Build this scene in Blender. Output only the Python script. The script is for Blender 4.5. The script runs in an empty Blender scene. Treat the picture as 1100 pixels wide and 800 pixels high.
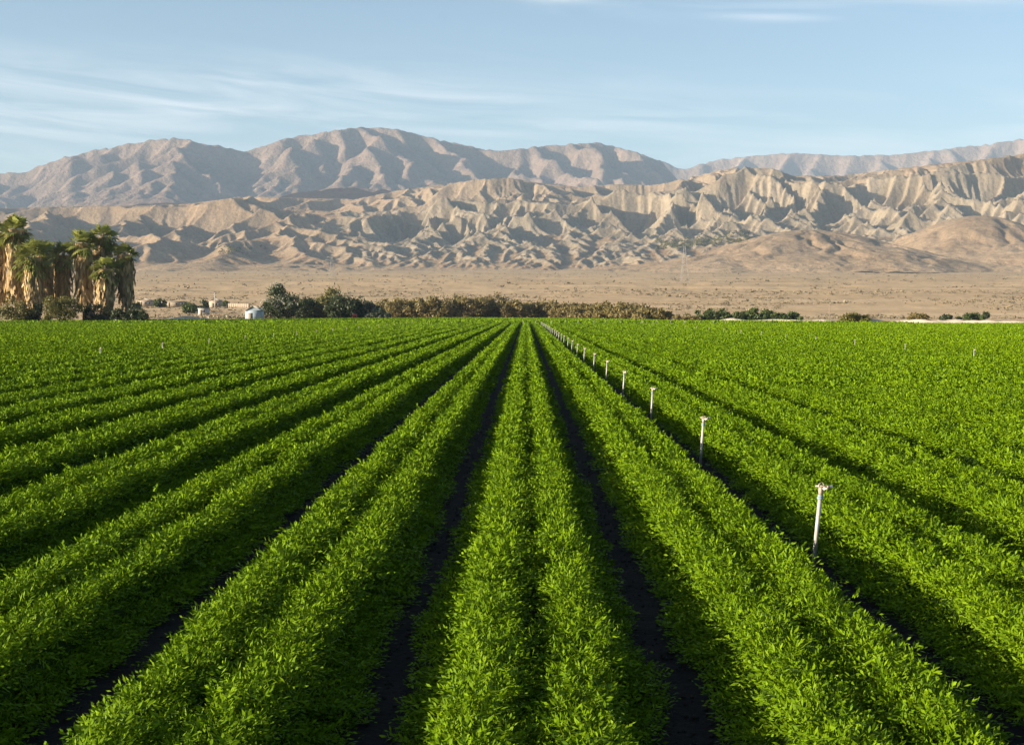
import bpy, math, random
import numpy as np

rng = np.random.default_rng(7)
random.seed(7)
R = math.radians
scene = bpy.context.scene
col = scene.collection

# ------------------------------------------------------------------ camera
FPX, HOR, VPX = 1400.0, 336.0, 564.5          # focal length, horizon row, vanishing column of a 1100 x 800 frame
HC = 2.0                                       # eye height above the furrow floor
cam_d = bpy.data.cameras.new('camera')
cam_d.sensor_width = 36.0
cam_d.lens = 36.0 * FPX / 1100.0
cam_d.clip_start = 0.1
cam_d.clip_end = 60000
cam = bpy.data.objects.new('camera', cam_d)
col.objects.link(cam)
PITCH = math.atan((400.0 - HOR) / FPX)
YAW = math.atan((VPX - 550.0) / FPX)
cam.location = (0, 0, HC)
cam.rotation_euler = (R(90) - PITCH, 0, YAW)
scene.camera = cam

# ------------------------------------------------------------------ light
SUN_EL, SUN_B = R(12.0), R(20)                   # elevation; how far behind the left hand side the sun stands
to_sun = np.array([-math.cos(SUN_EL) * math.cos(SUN_B), -math.cos(SUN_EL) * math.sin(SUN_B), math.sin(SUN_EL)])
sun_d = bpy.data.lights.new('sun', 'SUN')
sun_d.energy = 5.0
sun_d.angle = R(0.5)
sun_d.color = (1.0, 0.88, 0.70)
sun = bpy.data.objects.new('sun', sun_d)
col.objects.link(sun)
from mathutils import Vector
sun.rotation_euler = Vector(to_sun).to_track_quat('Z', 'Y').to_euler()

world = bpy.data.worlds.new('World')
scene.world = world
world.use_nodes = True


def build_world():
    nt = world.node_tree
    N, L = nt.nodes, nt.links
    N.clear()
    out = N.new('ShaderNodeOutputWorld')
    bg = N.new('ShaderNodeBackground')
    sky = N.new('ShaderNodeTexSky')
    sky.sky_type = 'NISHITA'
    sky.sun_disc = False
    sky.sun_elevation = SUN_EL
    sky.sun_rotation = math.atan2(to_sun[0], to_sun[1])
    sky.altitude = 50
    sky.air_density = 1.0
    sky.dust_density = 1.2
    sky.ozone_density = 2.2
    bg.inputs['Strength'].default_value = 0.078
    # wisps of cirrus: noise drawn out along the horizon
    tc = N.new('ShaderNodeTexCoord')
    sep = N.new('ShaderNodeSeparateXYZ')
    L.new(tc.outputs['Generated'], sep.inputs[0])

    def math_(op, a, b=None, c=None):
        n = N.new('ShaderNodeMath')
        n.operation = op
        for i, v in enumerate((a, b, c)):
            if v is None:
                continue
            if isinstance(v, (int, float)):
                n.inputs[i].default_value = v
            else:
                L.new(v, n.inputs[i])
        return n.outputs[0]
    az = math_('ARCTAN2', sep.outputs[0], sep.outputs[1])
    el = sep.outputs[2]
    tilt = math_('ADD', el, math_('MULTIPLY', az, 0.07))
    comb = N.new('ShaderNodeCombineXYZ')
    L.new(math_('MULTIPLY', az, 5.5), comb.inputs[0])
    L.new(math_('MULTIPLY', tilt, 62.0), comb.inputs[1])
    comb.inputs[2].default_value = 3.7
    nz = N.new('ShaderNodeTexNoise')
    nz.inputs['Scale'].default_value = 1.0
    nz.inputs['Detail'].default_value = 7
    nz.inputs['Roughness'].default_value = 0.58
    nz.inputs['Distortion'].default_value = 0.6
    L.new(comb.outputs[0], nz.inputs['Vector'])
    ramp = N.new('ShaderNodeValToRGB')
    ramp.color_ramp.elements[0].position = 0.40
    ramp.color_ramp.elements[1].position = 0.80
    L.new(nz.outputs['Fac'], ramp.inputs[0])

    def band(centre, width):
        d = math_('DIVIDE', math_('SUBTRACT', el, centre), width)
        return math_('POWER', 2.718, math_('MULTIPLY', math_('MULTIPLY', d, d), -1.0))
    # more of it over the left range, a little low on the right, a streak high up
    left = math_('MULTIPLY', band(0.158, 0.026), math_('SMOOTH_MIN', 1.0, math_('MAXIMUM', math_('MULTIPLY_ADD', az, -4.0, 0.75), 0.12), 0.1))
    low = math_('MULTIPLY', band(0.122, 0.030), 0.80)
    high = math_('MULTIPLY', band(0.225, 0.010), math_('MAXIMUM', math_('MULTIPLY_ADD', az, 2.6, 0.12), 0.0))
    def puff(a0, wa, e0, we, s):
        d = math_('DIVIDE', math_('SUBTRACT', az, a0), wa)
        g_ = math_('POWER', 2.718, math_('MULTIPLY', math_('MULTIPLY', d, d), -1.0))
        slant = math_('ADD', el, math_('MULTIPLY', math_('SUBTRACT', az, a0), 0.06))
        d2 = math_('DIVIDE', math_('SUBTRACT', slant, e0), we)
        e_ = math_('POWER', 2.718, math_('MULTIPLY', math_('MULTIPLY', d2, d2), -1.0))
        return math_('MULTIPLY', math_('MULTIPLY', g_, e_), s)
    small = math_('ADD', puff(0.178, 0.036, 0.2150, 0.0026, 0.55), puff(0.022, 0.028, 0.2315, 0.0036, 0.6))
    small = math_('MULTIPLY', small, math_('MULTIPLY_ADD', nz.outputs['Fac'], 1.6, -0.15))
    amt = math_('MULTIPLY', math_('ADD', math_('ADD', left, low), high), ramp.outputs[0])
    amt = math_('MINIMUM', math_('ADD', math_('MULTIPLY', amt, 0.62), small), 0.7)
    mix = N.new('ShaderNodeMix')
    mix.data_type = 'RGBA'
    L.new(amt, mix.inputs['Factor'])
    L.new(sky.outputs[0], mix.inputs['A'])
    mix.inputs['B'].default_value = (5.6, 5.7, 5.7, 1)
    L.new(mix.outputs['Result'], bg.inputs['Color'])
    L.new(bg.outputs[0], out.inputs['Surface'])


build_world()
scene.view_settings.view_transform = 'Standard'
scene.view_settings.look = 'None'
scene.view_settings.gamma = 1.0
scene.view_settings.use_curve_mapping = False
scene.view_settings.exposure = 1.4
cy = scene.cycles
cy.use_denoising = True
cy.max_bounces = 6
cy.diffuse_bounces = 1
cy.glossy_bounces = 2
cy.transmission_bounces = 3
cy.transparent_max_bounces = 8
cy.volume_bounces = 0
cy.caustics_reflective = False
cy.caustics_refractive = False
cy.use_adaptive_sampling = False

# ------------------------------------------------------------------ helpers
cR, sR = math.cos(YAW), math.sin(YAW)
cP, sP = math.cos(PITCH), math.sin(PITCH)


def P(px, py, Y):
    """the place seen at pixel (px, py) of the 1100 x 800 frame, Y metres out"""
    a = (px - 550.0) / FPX
    b = -(py - 400.0) / FPX
    f = cP + b * sP
    u = -sP + b * cP
    x = a * cR - f * sR
    y = a * sR + f * cR
    return np.array([x / y * Y, Y, HC + u / y * Y])


def project(X, Y, Z):
    x, y, z = X, Y, Z - HC
    a = x * cR + y * sR
    f0 = -x * sR + y * cR
    f = f0 * cP - z * sP
    u = f0 * sP + z * cP
    return 550 + FPX * a / f, 400 - FPX * u / f


def tag(o, label=None, cat=None, group=None, kind=None):
    if label:
        o['label'] = label
    if cat:
        o['category'] = cat
    if group:
        o['group'] = group
    if kind:
        o['kind'] = kind
    return o


def empty(name, loc=(0, 0, 0), rz=0.0):
    o = bpy.data.objects.new(name, None)
    o.empty_display_size = 0.2
    o.location = tuple(float(v) for v in loc)
    o.rotation_euler = (0, 0, rz)
    col.objects.link(o)
    return o


def mesh_obj(name, verts, faces, mat, parent=None, smooth=False, tone=None, sand=None):
    """verts (V,3); faces: an (F,k) array or a list of such arrays"""
    verts = np.asarray(verts, dtype=np.float32).reshape(-1, 3)
    if not isinstance(faces, list):
        faces = [faces]
    faces = [np.asarray(f, dtype=np.int32) for f in faces if len(f)]
    me = bpy.data.meshes.new(name)
    me.vertices.add(len(verts))
    me.vertices.foreach_set('co', verts.ravel())
    nl = sum(f.size for f in faces)
    nf = sum(f.shape[0] for f in faces)
    me.loops.add(nl)
    me.loops.foreach_set('vertex_index', np.concatenate([f.ravel() for f in faces]))
    me.polygons.add(nf)
    starts, s = [], 0
    for f in faces:
        starts.append(s + np.arange(f.shape[0]) * f.shape[1])
        s += f.size
    me.polygons.foreach_set('loop_start', np.concatenate(starts).astype(np.int32))
    if smooth:
        me.polygons.foreach_set('use_smooth', np.ones(nf, dtype=bool))
    if tone is not None:
        at = me.attributes.new('tone', 'FLOAT', 'FACE')
        at.data.foreach_set('value', np.asarray(tone, dtype=np.float32))
    if sand is not None:
        at = me.attributes.new('sand', 'FLOAT', 'POINT')
        at.data.foreach_set('value', np.asarray(sand, dtype=np.float32).ravel())
    me.update(calc_edges=True)
    me.materials.append(mat)
    o = bpy.data.objects.new(name, me)
    if parent is not None:
        o.parent = parent
    col.objects.link(o)
    return o


def copy_tree(o, parent=None):
    c = o.copy()
    col.objects.link(c)
    c.parent = parent
    for ch in [k for k in bpy.data.objects if k.parent == o]:
        copy_tree(ch, c)
    return c


class MB:
    """collects boxes, tubes, quads into one mesh"""

    def __init__(self):
        self.v, self.f4, self.f3, self.n = [], [], [], 0

    def add(self, v, f4=None, f3=None):
        v = np.asarray(v, float).reshape(-1, 3)
        if f4 is not None and len(f4):
            self.f4.append(np.asarray(f4, int) + self.n)
        if f3 is not None and len(f3):
            self.f3.append(np.asarray(f3, int) + self.n)
        self.v.append(v)
        self.n += len(v)
        return self

    def box(self, c, s, rz=0.0, taper=1.0):
        x, y, z = [k / 2 for k in s]
        v = np.array([[-x, -y, -z], [x, -y, -z], [x, y, -z], [-x, y, -z], [-x * taper, -y * taper, z], [x * taper, -y * taper, z], [x * taper, y * taper, z], [-x * taper, y * taper, z]])
        if rz:
            c_, s_ = math.cos(rz), math.sin(rz)
            v[:, :2] = v[:, :2] @ np.array([[c_, s_], [-s_, c_]])
        return self.add(v + np.array(c), [[0, 3, 2, 1], [4, 5, 6, 7], [0, 1, 5, 4], [1, 2, 6, 5], [2, 3, 7, 6], [3, 0, 4, 7]])

    def tube(self, pts, rad, k=8, caps=True):
        pts = np.asarray(pts, float)
        rad = np.broadcast_to(np.asarray(rad, float), (len(pts),))
        t = np.gradient(pts, axis=0)
        t /= np.linalg.norm(t, axis=1)[:, None] + 1e-9
        ref = np.array([1.0, 0, 0]) if abs(t[0][0]) < 0.9 else np.array([0, 1.0, 0])
        u = np.cross(t, ref)
        u /= np.linalg.norm(u, axis=1)[:, None] + 1e-9
        w = np.cross(t, u)
        a = np.arange(k) / k * 2 * math.pi
        ring = pts[:, None] + rad[:, None, None] * (np.cos(a)[None, :, None] * u[:, None] + np.sin(a)[None, :, None] * w[:, None])
        f = []
        for i in range(len(pts) - 1):
            for j in range(k):
                f.append([i * k + j, i * k + (j + 1) % k, (i + 1) * k + (j + 1) % k, (i + 1) * k + j])
        v = ring.reshape(-1, 3)
        f3 = []
        if caps:
            n = len(v)
            v = np.vstack([v, pts[0], pts[-1]])
            b = (len(pts) - 1) * k
            for j in range(k):
                f3.append([n, (j + 1) % k, j])
                f3.append([n + 1, b + j, b + (j + 1) % k])
        return self.add(v, f, f3)

    def build(self, name, mat, parent=None, smooth=False):
        faces = []
        if self.f4:
            faces.append(np.vstack(self.f4))
        if self.f3:
            faces.append(np.vstack(self.f3))
        return mesh_obj(name, np.vstack(self.v), faces, mat, parent, smooth)


# numpy gradient noise
_perm = np.random.default_rng(11).permutation(512).astype(np.int64)
_grad = np.random.default_rng(12).normal(size=(512, 2))
_grad /= np.linalg.norm(_grad, axis=1)[:, None]


def perlin(x, y, seed=0):
    xi, yi = np.floor(x).astype(np.int64), np.floor(y).astype(np.int64)
    xf, yf = x - xi, y - yi
    u, v = xf ** 3 * (xf * (xf * 6 - 15) + 10), yf ** 3 * (yf * (yf * 6 - 15) + 10)

    def g(i, j):
        h = _perm[(_perm[(i + seed * 37) & 511] + j) & 511]
        gg = _grad[h]
        return gg[..., 0] * (x - i) + gg[..., 1] * (y - j)
    a, b, c, d = g(xi, yi), g(xi + 1, yi), g(xi, yi + 1), g(xi + 1, yi + 1)
    return (a + u * (b - a)) * (1 - v) + (c + u * (d - c)) * v


def fbm(x, y, octaves=4, seed=0, gain=0.5):
    s, amp, k = 0.0, 1.0, 1.0
    for o in range(octaves):
        s = s + amp * perlin(x * k, y * k, seed + o)
        amp *= gain
        k *= 2.03
    return s


# ------------------------------------------------------------------ materials
def new_mat(name):
    m = bpy.data.materials.new(name)
    m.use_nodes = True
    nt = m.node_tree
    nt.nodes.clear()
    out = nt.nodes.new('ShaderNodeOutputMaterial')
    return m, nt, out


def leaf_mat(name, dark, light, trans=0.3, rough=0.5, spec=0.25, patch=0.35, patch_scale=0.25, trans_col=None):
    m, nt, out = new_mat(name)
    N, L = nt.nodes, nt.links
    at = N.new('ShaderNodeAttribute')
    at.attribute_name = 'tone'
    geo = N.new('ShaderNodeNewGeometry')
    nz = N.new('ShaderNodeTexNoise')
    nz.inputs['Scale'].default_value = patch_scale
    nz.inputs['Detail'].default_value = 3
    L.new(geo.outputs['Position'], nz.inputs['Vector'])
    ma = N.new('ShaderNodeMath')
    ma.operation = 'MULTIPLY_ADD'
    L.new(nz.outputs['Fac'], ma.inputs[0])
    ma.inputs[1].default_value = patch * 2
    L.new(at.outputs['Fac'], ma.inputs[2])
    mb_ = N.new('ShaderNodeMath')
    mb_.operation = 'SUBTRACT'
    mb_.use_clamp = True
    L.new(ma.outputs[0], mb_.inputs[0])
    mb_.inputs[1].default_value = patch
    mix = N.new('ShaderNodeMix')
    mix.data_type = 'RGBA'
    L.new(mb_.outputs[0], mix.inputs['Factor'])
    mix.inputs['A'].default_value = (*dark, 1)
    mix.inputs['B'].default_value = (*light, 1)
    pr = N.new('ShaderNodeBsdfPrincipled')
    pr.inputs['Roughness'].default_value = rough
    pr.inputs['Specular IOR Level'].default_value = spec
    L.new(mix.outputs['Result'], pr.inputs['Base Color'])
    tr = N.new('ShaderNodeBsdfTranslucent')
    if trans_col:
        tr.inputs['Color'].default_value = (*trans_col, 1)
    else:
        L.new(mix.outputs['Result'], tr.inputs['Color'])
    ms = N.new('ShaderNodeMixShader')
    ms.inputs[0].default_value = trans
    L.new(pr.outputs[0], ms.inputs[1])
    L.new(tr.outputs[0], ms.inputs[2])
    L.new(ms.outputs[0], out.inputs['Surface'])
    return m


def rough_mat(name, c1, c2, scale=1.0, rough=0.85, metal=0.0, bump=0.0, detail=5, spec=0.3, bump_dist=0.05):
    m, nt, out = new_mat(name)
    N, L = nt.nodes, nt.links
    geo = N.new('ShaderNodeTexCoord')
    nz = N.new('ShaderNodeTexNoise')
    nz.inputs['Scale'].default_value = scale
    nz.inputs['Detail'].default_value = detail
    nz.inputs['Roughness'].default_value = 0.6
    L.new(geo.outputs['Object'], nz.inputs['Vector'])
    rp = N.new('ShaderNodeValToRGB')
    rp.color_ramp.elements[0].position = 0.3
    rp.color_ramp.elements[0].color = (*c1, 1)
    rp.color_ramp.elements[1].position = 0.7
    rp.color_ramp.elements[1].color = (*c2, 1)
    L.new(nz.outputs['Fac'], rp.inputs[0])
    pr = N.new('ShaderNodeBsdfPrincipled')
    pr.inputs['Roughness'].default_value = rough
    pr.inputs['Metallic'].default_value = metal
    pr.inputs['Specular IOR Level'].default_value = spec
    L.new(rp.outputs[0], pr.inputs['Base Color'])
    if bump:
        bp = N.new('ShaderNodeBump')
        bp.inputs['Strength'].default_value = bump
        bp.inputs['Distance'].default_value = bump_dist
        L.new(nz.outputs['Fac'], bp.inputs['Height'])
        L.new(bp.outputs[0], pr.inputs['Normal'])
    L.new(pr.outputs[0], out.inputs['Surface'])
    return m


M = {}
M['carrot'] = leaf_mat('carrot_leaf', (0.046, 0.100, 0.001), (0.156, 0.246, 0.004), trans=0.13, rough=0.6, spec=0.07, patch=0.30, patch_scale=0.5)
M['carrot_far'] = leaf_mat('carrot_leaf_far', (0.056, 0.112, 0.001), (0.160, 0.248, 0.004), trans=0.13, rough=0.6, spec=0.05, patch=0.3, patch_scale=0.08)
M['carrot_inner'] = rough_mat('carrot_core_shade', (0.014, 0.030, 0.003), (0.026, 0.050, 0.004), 30, 0.9, spec=0.05)  # darker than the leaves, to put canopy shade into the colour
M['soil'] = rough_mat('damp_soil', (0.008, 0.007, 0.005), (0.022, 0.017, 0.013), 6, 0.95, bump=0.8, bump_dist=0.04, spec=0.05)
M['clod'] = rough_mat('dry_crumbs', (0.018, 0.015, 0.011), (0.045, 0.036, 0.028), 20, 0.95, spec=0.05)
M['pipe'] = rough_mat('galvanised_pipe', (0.27, 0.25, 0.22), (0.46, 0.44, 0.40), 9, 0.5, metal=0.15, spec=0.5)
M['aluminium'] = rough_mat('dull_aluminium', (0.10, 0.10, 0.105), (0.19, 0.19, 0.20), 3, 0.5, metal=0.4, spec=0.5)
M['brass'] = rough_mat('weathered_brass', (0.22, 0.17, 0.12), (0.42, 0.35, 0.27), 40, 0.5, metal=0.3, spec=0.5)
M['plastic'] = rough_mat('pale_plastic', (0.62, 0.60, 0.56), (0.78, 0.76, 0.72), 20, 0.5)
M['blue_tape'] = rough_mat('blue_grey_coupling', (0.16, 0.22, 0.27), (0.26, 0.32, 0.36), 20, 0.6)
# ------------------------------------------------------------------ carrot field
W = 0.743 * HC                                 # bed spacing
X0 = 0.035
ROW_U = 0.235
FIELD_END = 203.0


def fan(x, y):
    """height of the desert plain: flat by the field, then an alluvial fan that climbs to the hills"""
    d = np.maximum(y - 420.0, 0.0)
    z = 0.0400 * (np.sqrt(d * d + 90.0 ** 2) - 90.0)
    return np.minimum(z, 118.0)


def leaves(y0, y1, xc, per_m, nl, ls, lw, L, seed, spread=1.0, outer=1):
    """fronds of one plant row between y0 and y1: (verts, tone)"""
    g = np.random.default_rng(seed)
    n = int((y1 - y0) * per_m)
    if n < 1:
        return np.zeros((0, 3), np.float32), np.zeros(0, np.float32)
    y = g.uniform(y0, y1, n)
    big = 1.0 + 0.16 * fbm(y * 0.9, np.full(n, xc * 1.3), 2, 3) + 0.14 * fbm(y * 3.1, np.full(n, xc * 3.3), 2, 5)
    wid = 1.0 + 0.22 * fbm(y * 1.3, np.full(n, xc * 2.1 + 9), 2, 8)
    side = xc + 0.065 * fbm(y * 0.8, np.full(n, xc + 4.0), 3, 13)
    phi = g.uniform(-1.0, 1.0, n)
    phi = 1.52 * np.sign(phi) * np.abs(phi) ** 1.05
    psi = g.normal(0, 0.42, n)
    k = g.uniform(0.74, 1.06, n) + (g.random(n) < 0.09) * g.uniform(0.05, 0.24, n)
    sp, cp = np.sin(phi), np.cos(phi)
    skirt = np.clip((np.abs(phi) - 1.15) / 0.35, 0, 1)
    tip = np.stack([side + (0.192 + 0.06 * skirt) * wid * spread * np.sign(sp) * np.power(np.abs(sp), 0.88) * k, y + 0.16 * np.sin(psi) * k, 0.06 + 0.325 * big * np.power(np.maximum(cp, 0.02), 0.58 + 0.3 * skirt) * k], 1)
    low = g.random(n) < (0.29 if spread > 0.95 else 0.16)                    # old leaves that sprawl over the furrow's edge
    tip[low, 0] = (side + outer * g.uniform(0.14, 0.40, n) * wid * (0.5 + 0.5 * spread))[low]
    tip[low, 2] = g.uniform(0.02, 0.14, n)[low]
    mid = (~low) & (g.random(n) < 0.16) & (fbm(y * 0.7, np.full(n, xc * 5.0), 2, 15) > -0.05)   # fronds that close over the middle
    tip[mid, 0] = (side - outer * g.uniform(0.10, 0.27, n))[mid]
    tip[mid, 2] = (g.uniform(0.18, 0.32, n) * big)[mid]
    sp = np.where(mid, sp * 0.4, sp)
    cp = np.where(mid, 0.9, cp)
    sp = np.where(low, outer * 0.95, sp)
    cp = np.where(low, 0.25, cp)
    d = np.stack([sp * 0.85 * np.cos(psi), np.sin(psi), (cp * 0.9 + 0.12) * np.cos(psi)], 1) + g.normal(0, 0.22, (n, 3))
    d /= np.linalg.norm(d, axis=1)[:, None]
    out = d.copy()
    t = np.linspace(0.0, 1.0, nl) if nl > 1 else np.array([0.7])
    Lf = L * g.uniform(0.75, 1.25, n)
    # rachis bends over towards its tip
    bend = np.stack([sp * 0.5, 0.3 * np.sin(psi), -0.55 * np.ones(n)], 1)
    rp = tip[:, None] - Lf[:, None, None] * (1 - t)[None, :, None] * d[:, None] + (Lf * 0.35)[:, None, None] * (t ** 2)[None, :, None] * bend[:, None]
    dd = d[:, None] + 0.7 * t[None, :, None] * bend[:, None]
    perp = np.cross(d, g.normal(size=(n, 3)))
    perp /= np.linalg.norm(perp, axis=1)[:, None] + 1e-6
    s = np.where(np.arange(nl) % 2 == 0, 1.0, -1.0)[None, :, None] * np.ones((n, nl, 1))
    if nl > 2:
        s[:, -1] *= 0.1
    ld = dd * 0.75 + s * perp[:, None] * 0.85 + g.normal(0, 0.20, (n, nl, 3))
    ld /= np.linalg.norm(ld, axis=2)[..., None]
    nrm = np.stack([sp, 0.35 * np.sin(psi), cp + 0.15], 1)[:, None] * 1.05 + g.normal(0, 0.46, (n, nl, 3))
    wv = np.cross(ld, nrm)
    wv /= np.linalg.norm(wv, axis=2)[..., None] + 1e-6
    ll = ls * (0.6 + 0.55 * np.sin(np.pi * (0.15 + 0.75 * t)))[None, :, None] * g.uniform(0.7, 1.3, (n, nl, 1))
    ww = lw * g.uniform(0.75, 1.25, (n, nl, 1))
    mid = rp + ld * ll * 0.52
    v = np.stack([rp, mid + wv * ww, rp + ld * ll, mid - wv * ww], 2)
    tone = np.clip(0.5 + g.normal(0, 0.17, (n, 1)) + g.normal(0, 0.15, (n, nl)) + (g.random((n, 1)) < 0.015) * 0.5, 0, 1)
    v = v.reshape(-1, 3)
    v[:, 2] = np.maximum(v[:, 2], 0.02)
    return v.astype(np.float32), tone.ravel().astype(np.float32)


def hull(y0, y1, xc, parent, mat, step):
    """a lumpy core for the stems and inner leaves of one row, coloured dark for shade"""
    ys = np.arange(y0, y1 + step, step)
    a = np.linspace(-1.5, 1.5, 9)
    yy, aa = np.meshgrid(ys, a, indexing='ij')
    big = 1.0 + 0.16 * fbm(yy * 0.9, np.full(yy.shape, xc * 1.3), 2, 3)
    lump = 1.0 + 0.25 * fbm(yy * 5.0, aa * 2 + xc, 2, 21)
    x = xc + 0.15 * np.sin(aa) * lump
    z = -0.02 + 0.205 * big * lump * np.power(np.maximum(np.cos(aa), 0.01), 0.6)
    v = np.stack([x, yy, z], -1).reshape(-1, 3)
    n, k = len(ys), len(a)
    i = np.arange(n - 1)[:, None] * k + np.arange(k - 1)[None]
    f = np.stack([i, i + 1, i + k + 1, i + k], -1).reshape(-1, 4)
    return v, f


LODS = [  # from, to, fronds per metre of row, leaflets, leaflet length, half width, frond length
    (0.0, 8.5, 760, 14, 0.038, 0.0060, 0.19, 1.0),
    (8.5, 15.0, 500, 11, 0.047, 0.0080, 0.19, 1.0),
    (15.0, 30.0, 270, 9, 0.062, 0.0120, 0.18, 0.92),
    (30.0, 70.0, 110, 6, 0.092, 0.0235, 0.15, 0.79),
    (70.0, 125.0, 62, 4, 0.140, 0.0390, 0.13, 0.69),
    (125.0, 400.0, 44, 3, 0.190, 0.0560, 0.12, 0.66),
]
ORD = ['zeroth', 'first', 'second', 'third', 'fourth', 'fifth', 'sixth', 'seventh', 'eighth', 'ninth', 'tenth', 'eleventh', 'twelfth', 'thirteenth', 'fourteenth']


def bed_label(n):
    if n == 0:
        return 'bushy carrot bed running straight ahead from the bottom centre, leafy on both sides'
    if n == 1:
        return 'bushy carrot bed between the central bed and the near line of sprinkler pipes'
    if n == 2:
        return 'bushy carrot bed just right of the near line of sprinkler pipes'
    if n == -1:
        return 'bushy carrot bed beside the central one on its left, crossing the bottom left corner'
    k = abs(n)
    if n < 0 and k <= 12:
        return f'{ORD[k]} carrot bed to the left of the central one, its near flank in shade'
    if n > 0 and k <= 12:
        return f'{ORD[k - 1]} carrot bed to the right of the near line of sprinkler pipes'
    return 'narrow looking carrot bed among the merging green rows at the far ' + ('left' if n < 0 else 'right')


def build_field():
    nb = 57
    for n in range(-nb, nb + 1):
        xc = X0 + n * W
        ax = abs(xc)
        y0 = max(1.2, (ax - 0.9) / (560 / FPX) - 5.0)
        if y0 > FIELD_END - 12:
            continue
        bed = empty('carrot_bed', (xc, y0, 0))
        tag(bed, bed_label(n), 'crop bed', 'leafy carrot beds running away in parallel rows')
        for sgn in (-1, 1):
            u = ROW_U * sgn
            vs, ts = [], []
            for li, (a, b, pm, nl, ls, lw, L, spread) in enumerate(LODS):
                s, e = max(a, y0), min(b, FIELD_END)
                if e <= s:
                    continue
                v, t = leaves(s, e, xc + u, pm, nl, ls, lw, L, 1000 + (n + 60) * 40 + (sgn + 1) * 10 + li, spread, sgn)
                vs.append(v)
                ts.append(t)
            v = np.vstack(vs) - np.array([xc, y0, 0], np.float32)
            t = np.concatenate(ts)
            f = np.arange(len(v), dtype=np.int32).reshape(-1, 4)
            row = mesh_obj('plant_row', v, f, M['carrot'] if abs(n) < 12 else M['carrot_far'], bed, tone=t)
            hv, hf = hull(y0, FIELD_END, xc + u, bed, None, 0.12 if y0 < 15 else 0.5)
            mesh_obj('stems', hv - np.array([xc, y0, 0]), hf, M['carrot_inner'], row, smooth=True)  # added core under the fronds, its dark colour standing in for shade
        # low raised soil under the bed
        ys = np.linspace(y0, FIELD_END, 60)
        prof = np.array([[-0.46, -0.03], [-0.36, 0.075], [0.36, 0.075], [0.46, -0.03]])
        vv = np.stack([np.broadcast_to(prof[:, 0], (60, 4)), np.broadcast_to((ys - y0)[:, None], (60, 4)), np.broadcast_to(prof[:, 1], (60, 4))], -1).reshape(-1, 3)
        i = np.arange(59)[:, None] * 4 + np.arange(3)[None]
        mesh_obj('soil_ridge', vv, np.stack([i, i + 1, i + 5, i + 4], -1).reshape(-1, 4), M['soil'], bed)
    # the next block of carrots, past the header line
    g = np.random.default_rng(5)
    vs, ts = [], []

    def far_edge(px):
        return np.interp(px, [-200, 0, 300, 410, 520, 620, 720, 900, 1100, 1300], [226, 228, 300, 380, 395, 340, 250, 215, 196, 190])
    n = 260000
    y = 206.5 + (400 - 206.5) * g.random(n)
    px = g.uniform(-120, 1220, n)
    x = (px - VPX) / FPX * y
    rowx = np.round((x - X0) / (W / 2)) * (W / 2) + X0 + W / 4
    x = 0.55 * x + 0.45 * rowx
    ok = y < far_edge(px)
    x, y = x[ok], y[ok]
    n = len(x)
    z = g.uniform(0.30, 0.52, n)
    c = np.stack([x, y, z], 1)
    ld = g.normal(size=(n, 3)) + np.array([0, 0, 0.5])
    ld /= np.linalg.norm(ld, axis=1)[:, None]
    wv = np.cross(ld, g.normal(size=(n, 3)) + np.array([0, -0.6, 0.8]))
    wv /= np.linalg.norm(wv, axis=1)[:, None]
    l = g.uniform(0.22, 0.42, (n, 1))
    w = g.uniform(0.10, 0.20, (n, 1))
    v = np.stack([c - ld * l, c + wv * w, c + ld * l, c - wv * w], 1).reshape(-1, 3)
    # a leafy mat below, so that no soil shows between the tufts
    pxs = np.linspace(-120, 1220, 60)
    t_ = np.linspace(0, 1, 20)
    E = far_edge(pxs)
    Y = np.minimum(206.5, E - 2)[None] + (E - np.minimum(206.5, E - 2))[None] * t_[:, None]
    Xm = (pxs - VPX)[None] / FPX * Y
    mv = np.stack([Xm, Y, np.where((t_[:, None] == 0) | (t_[:, None] == 1), 0.0, 0.34) * np.ones_like(Xm)], -1).reshape(-1, 3)
    i = np.arange(19)[:, None] * 60 + np.arange(59)[None]
    mf = np.stack([i, i + 1, i + 61, i + 60], -1).reshape(-1, 4)
    f = np.vstack([np.arange(len(v)).reshape(-1, 4), mf + len(v)])
    tone = np.concatenate([np.clip(g.normal(0.5, 0.2, n), 0, 1), np.full(len(mf), 0.3)])
    o = mesh_obj('carrot_foliage', np.vstack([v, mv]), f, M['carrot_far'], tone=tone)
    tag(o, 'unbroken green strip of carrot tops beyond the far header line', 'crop', kind='stuff')


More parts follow.
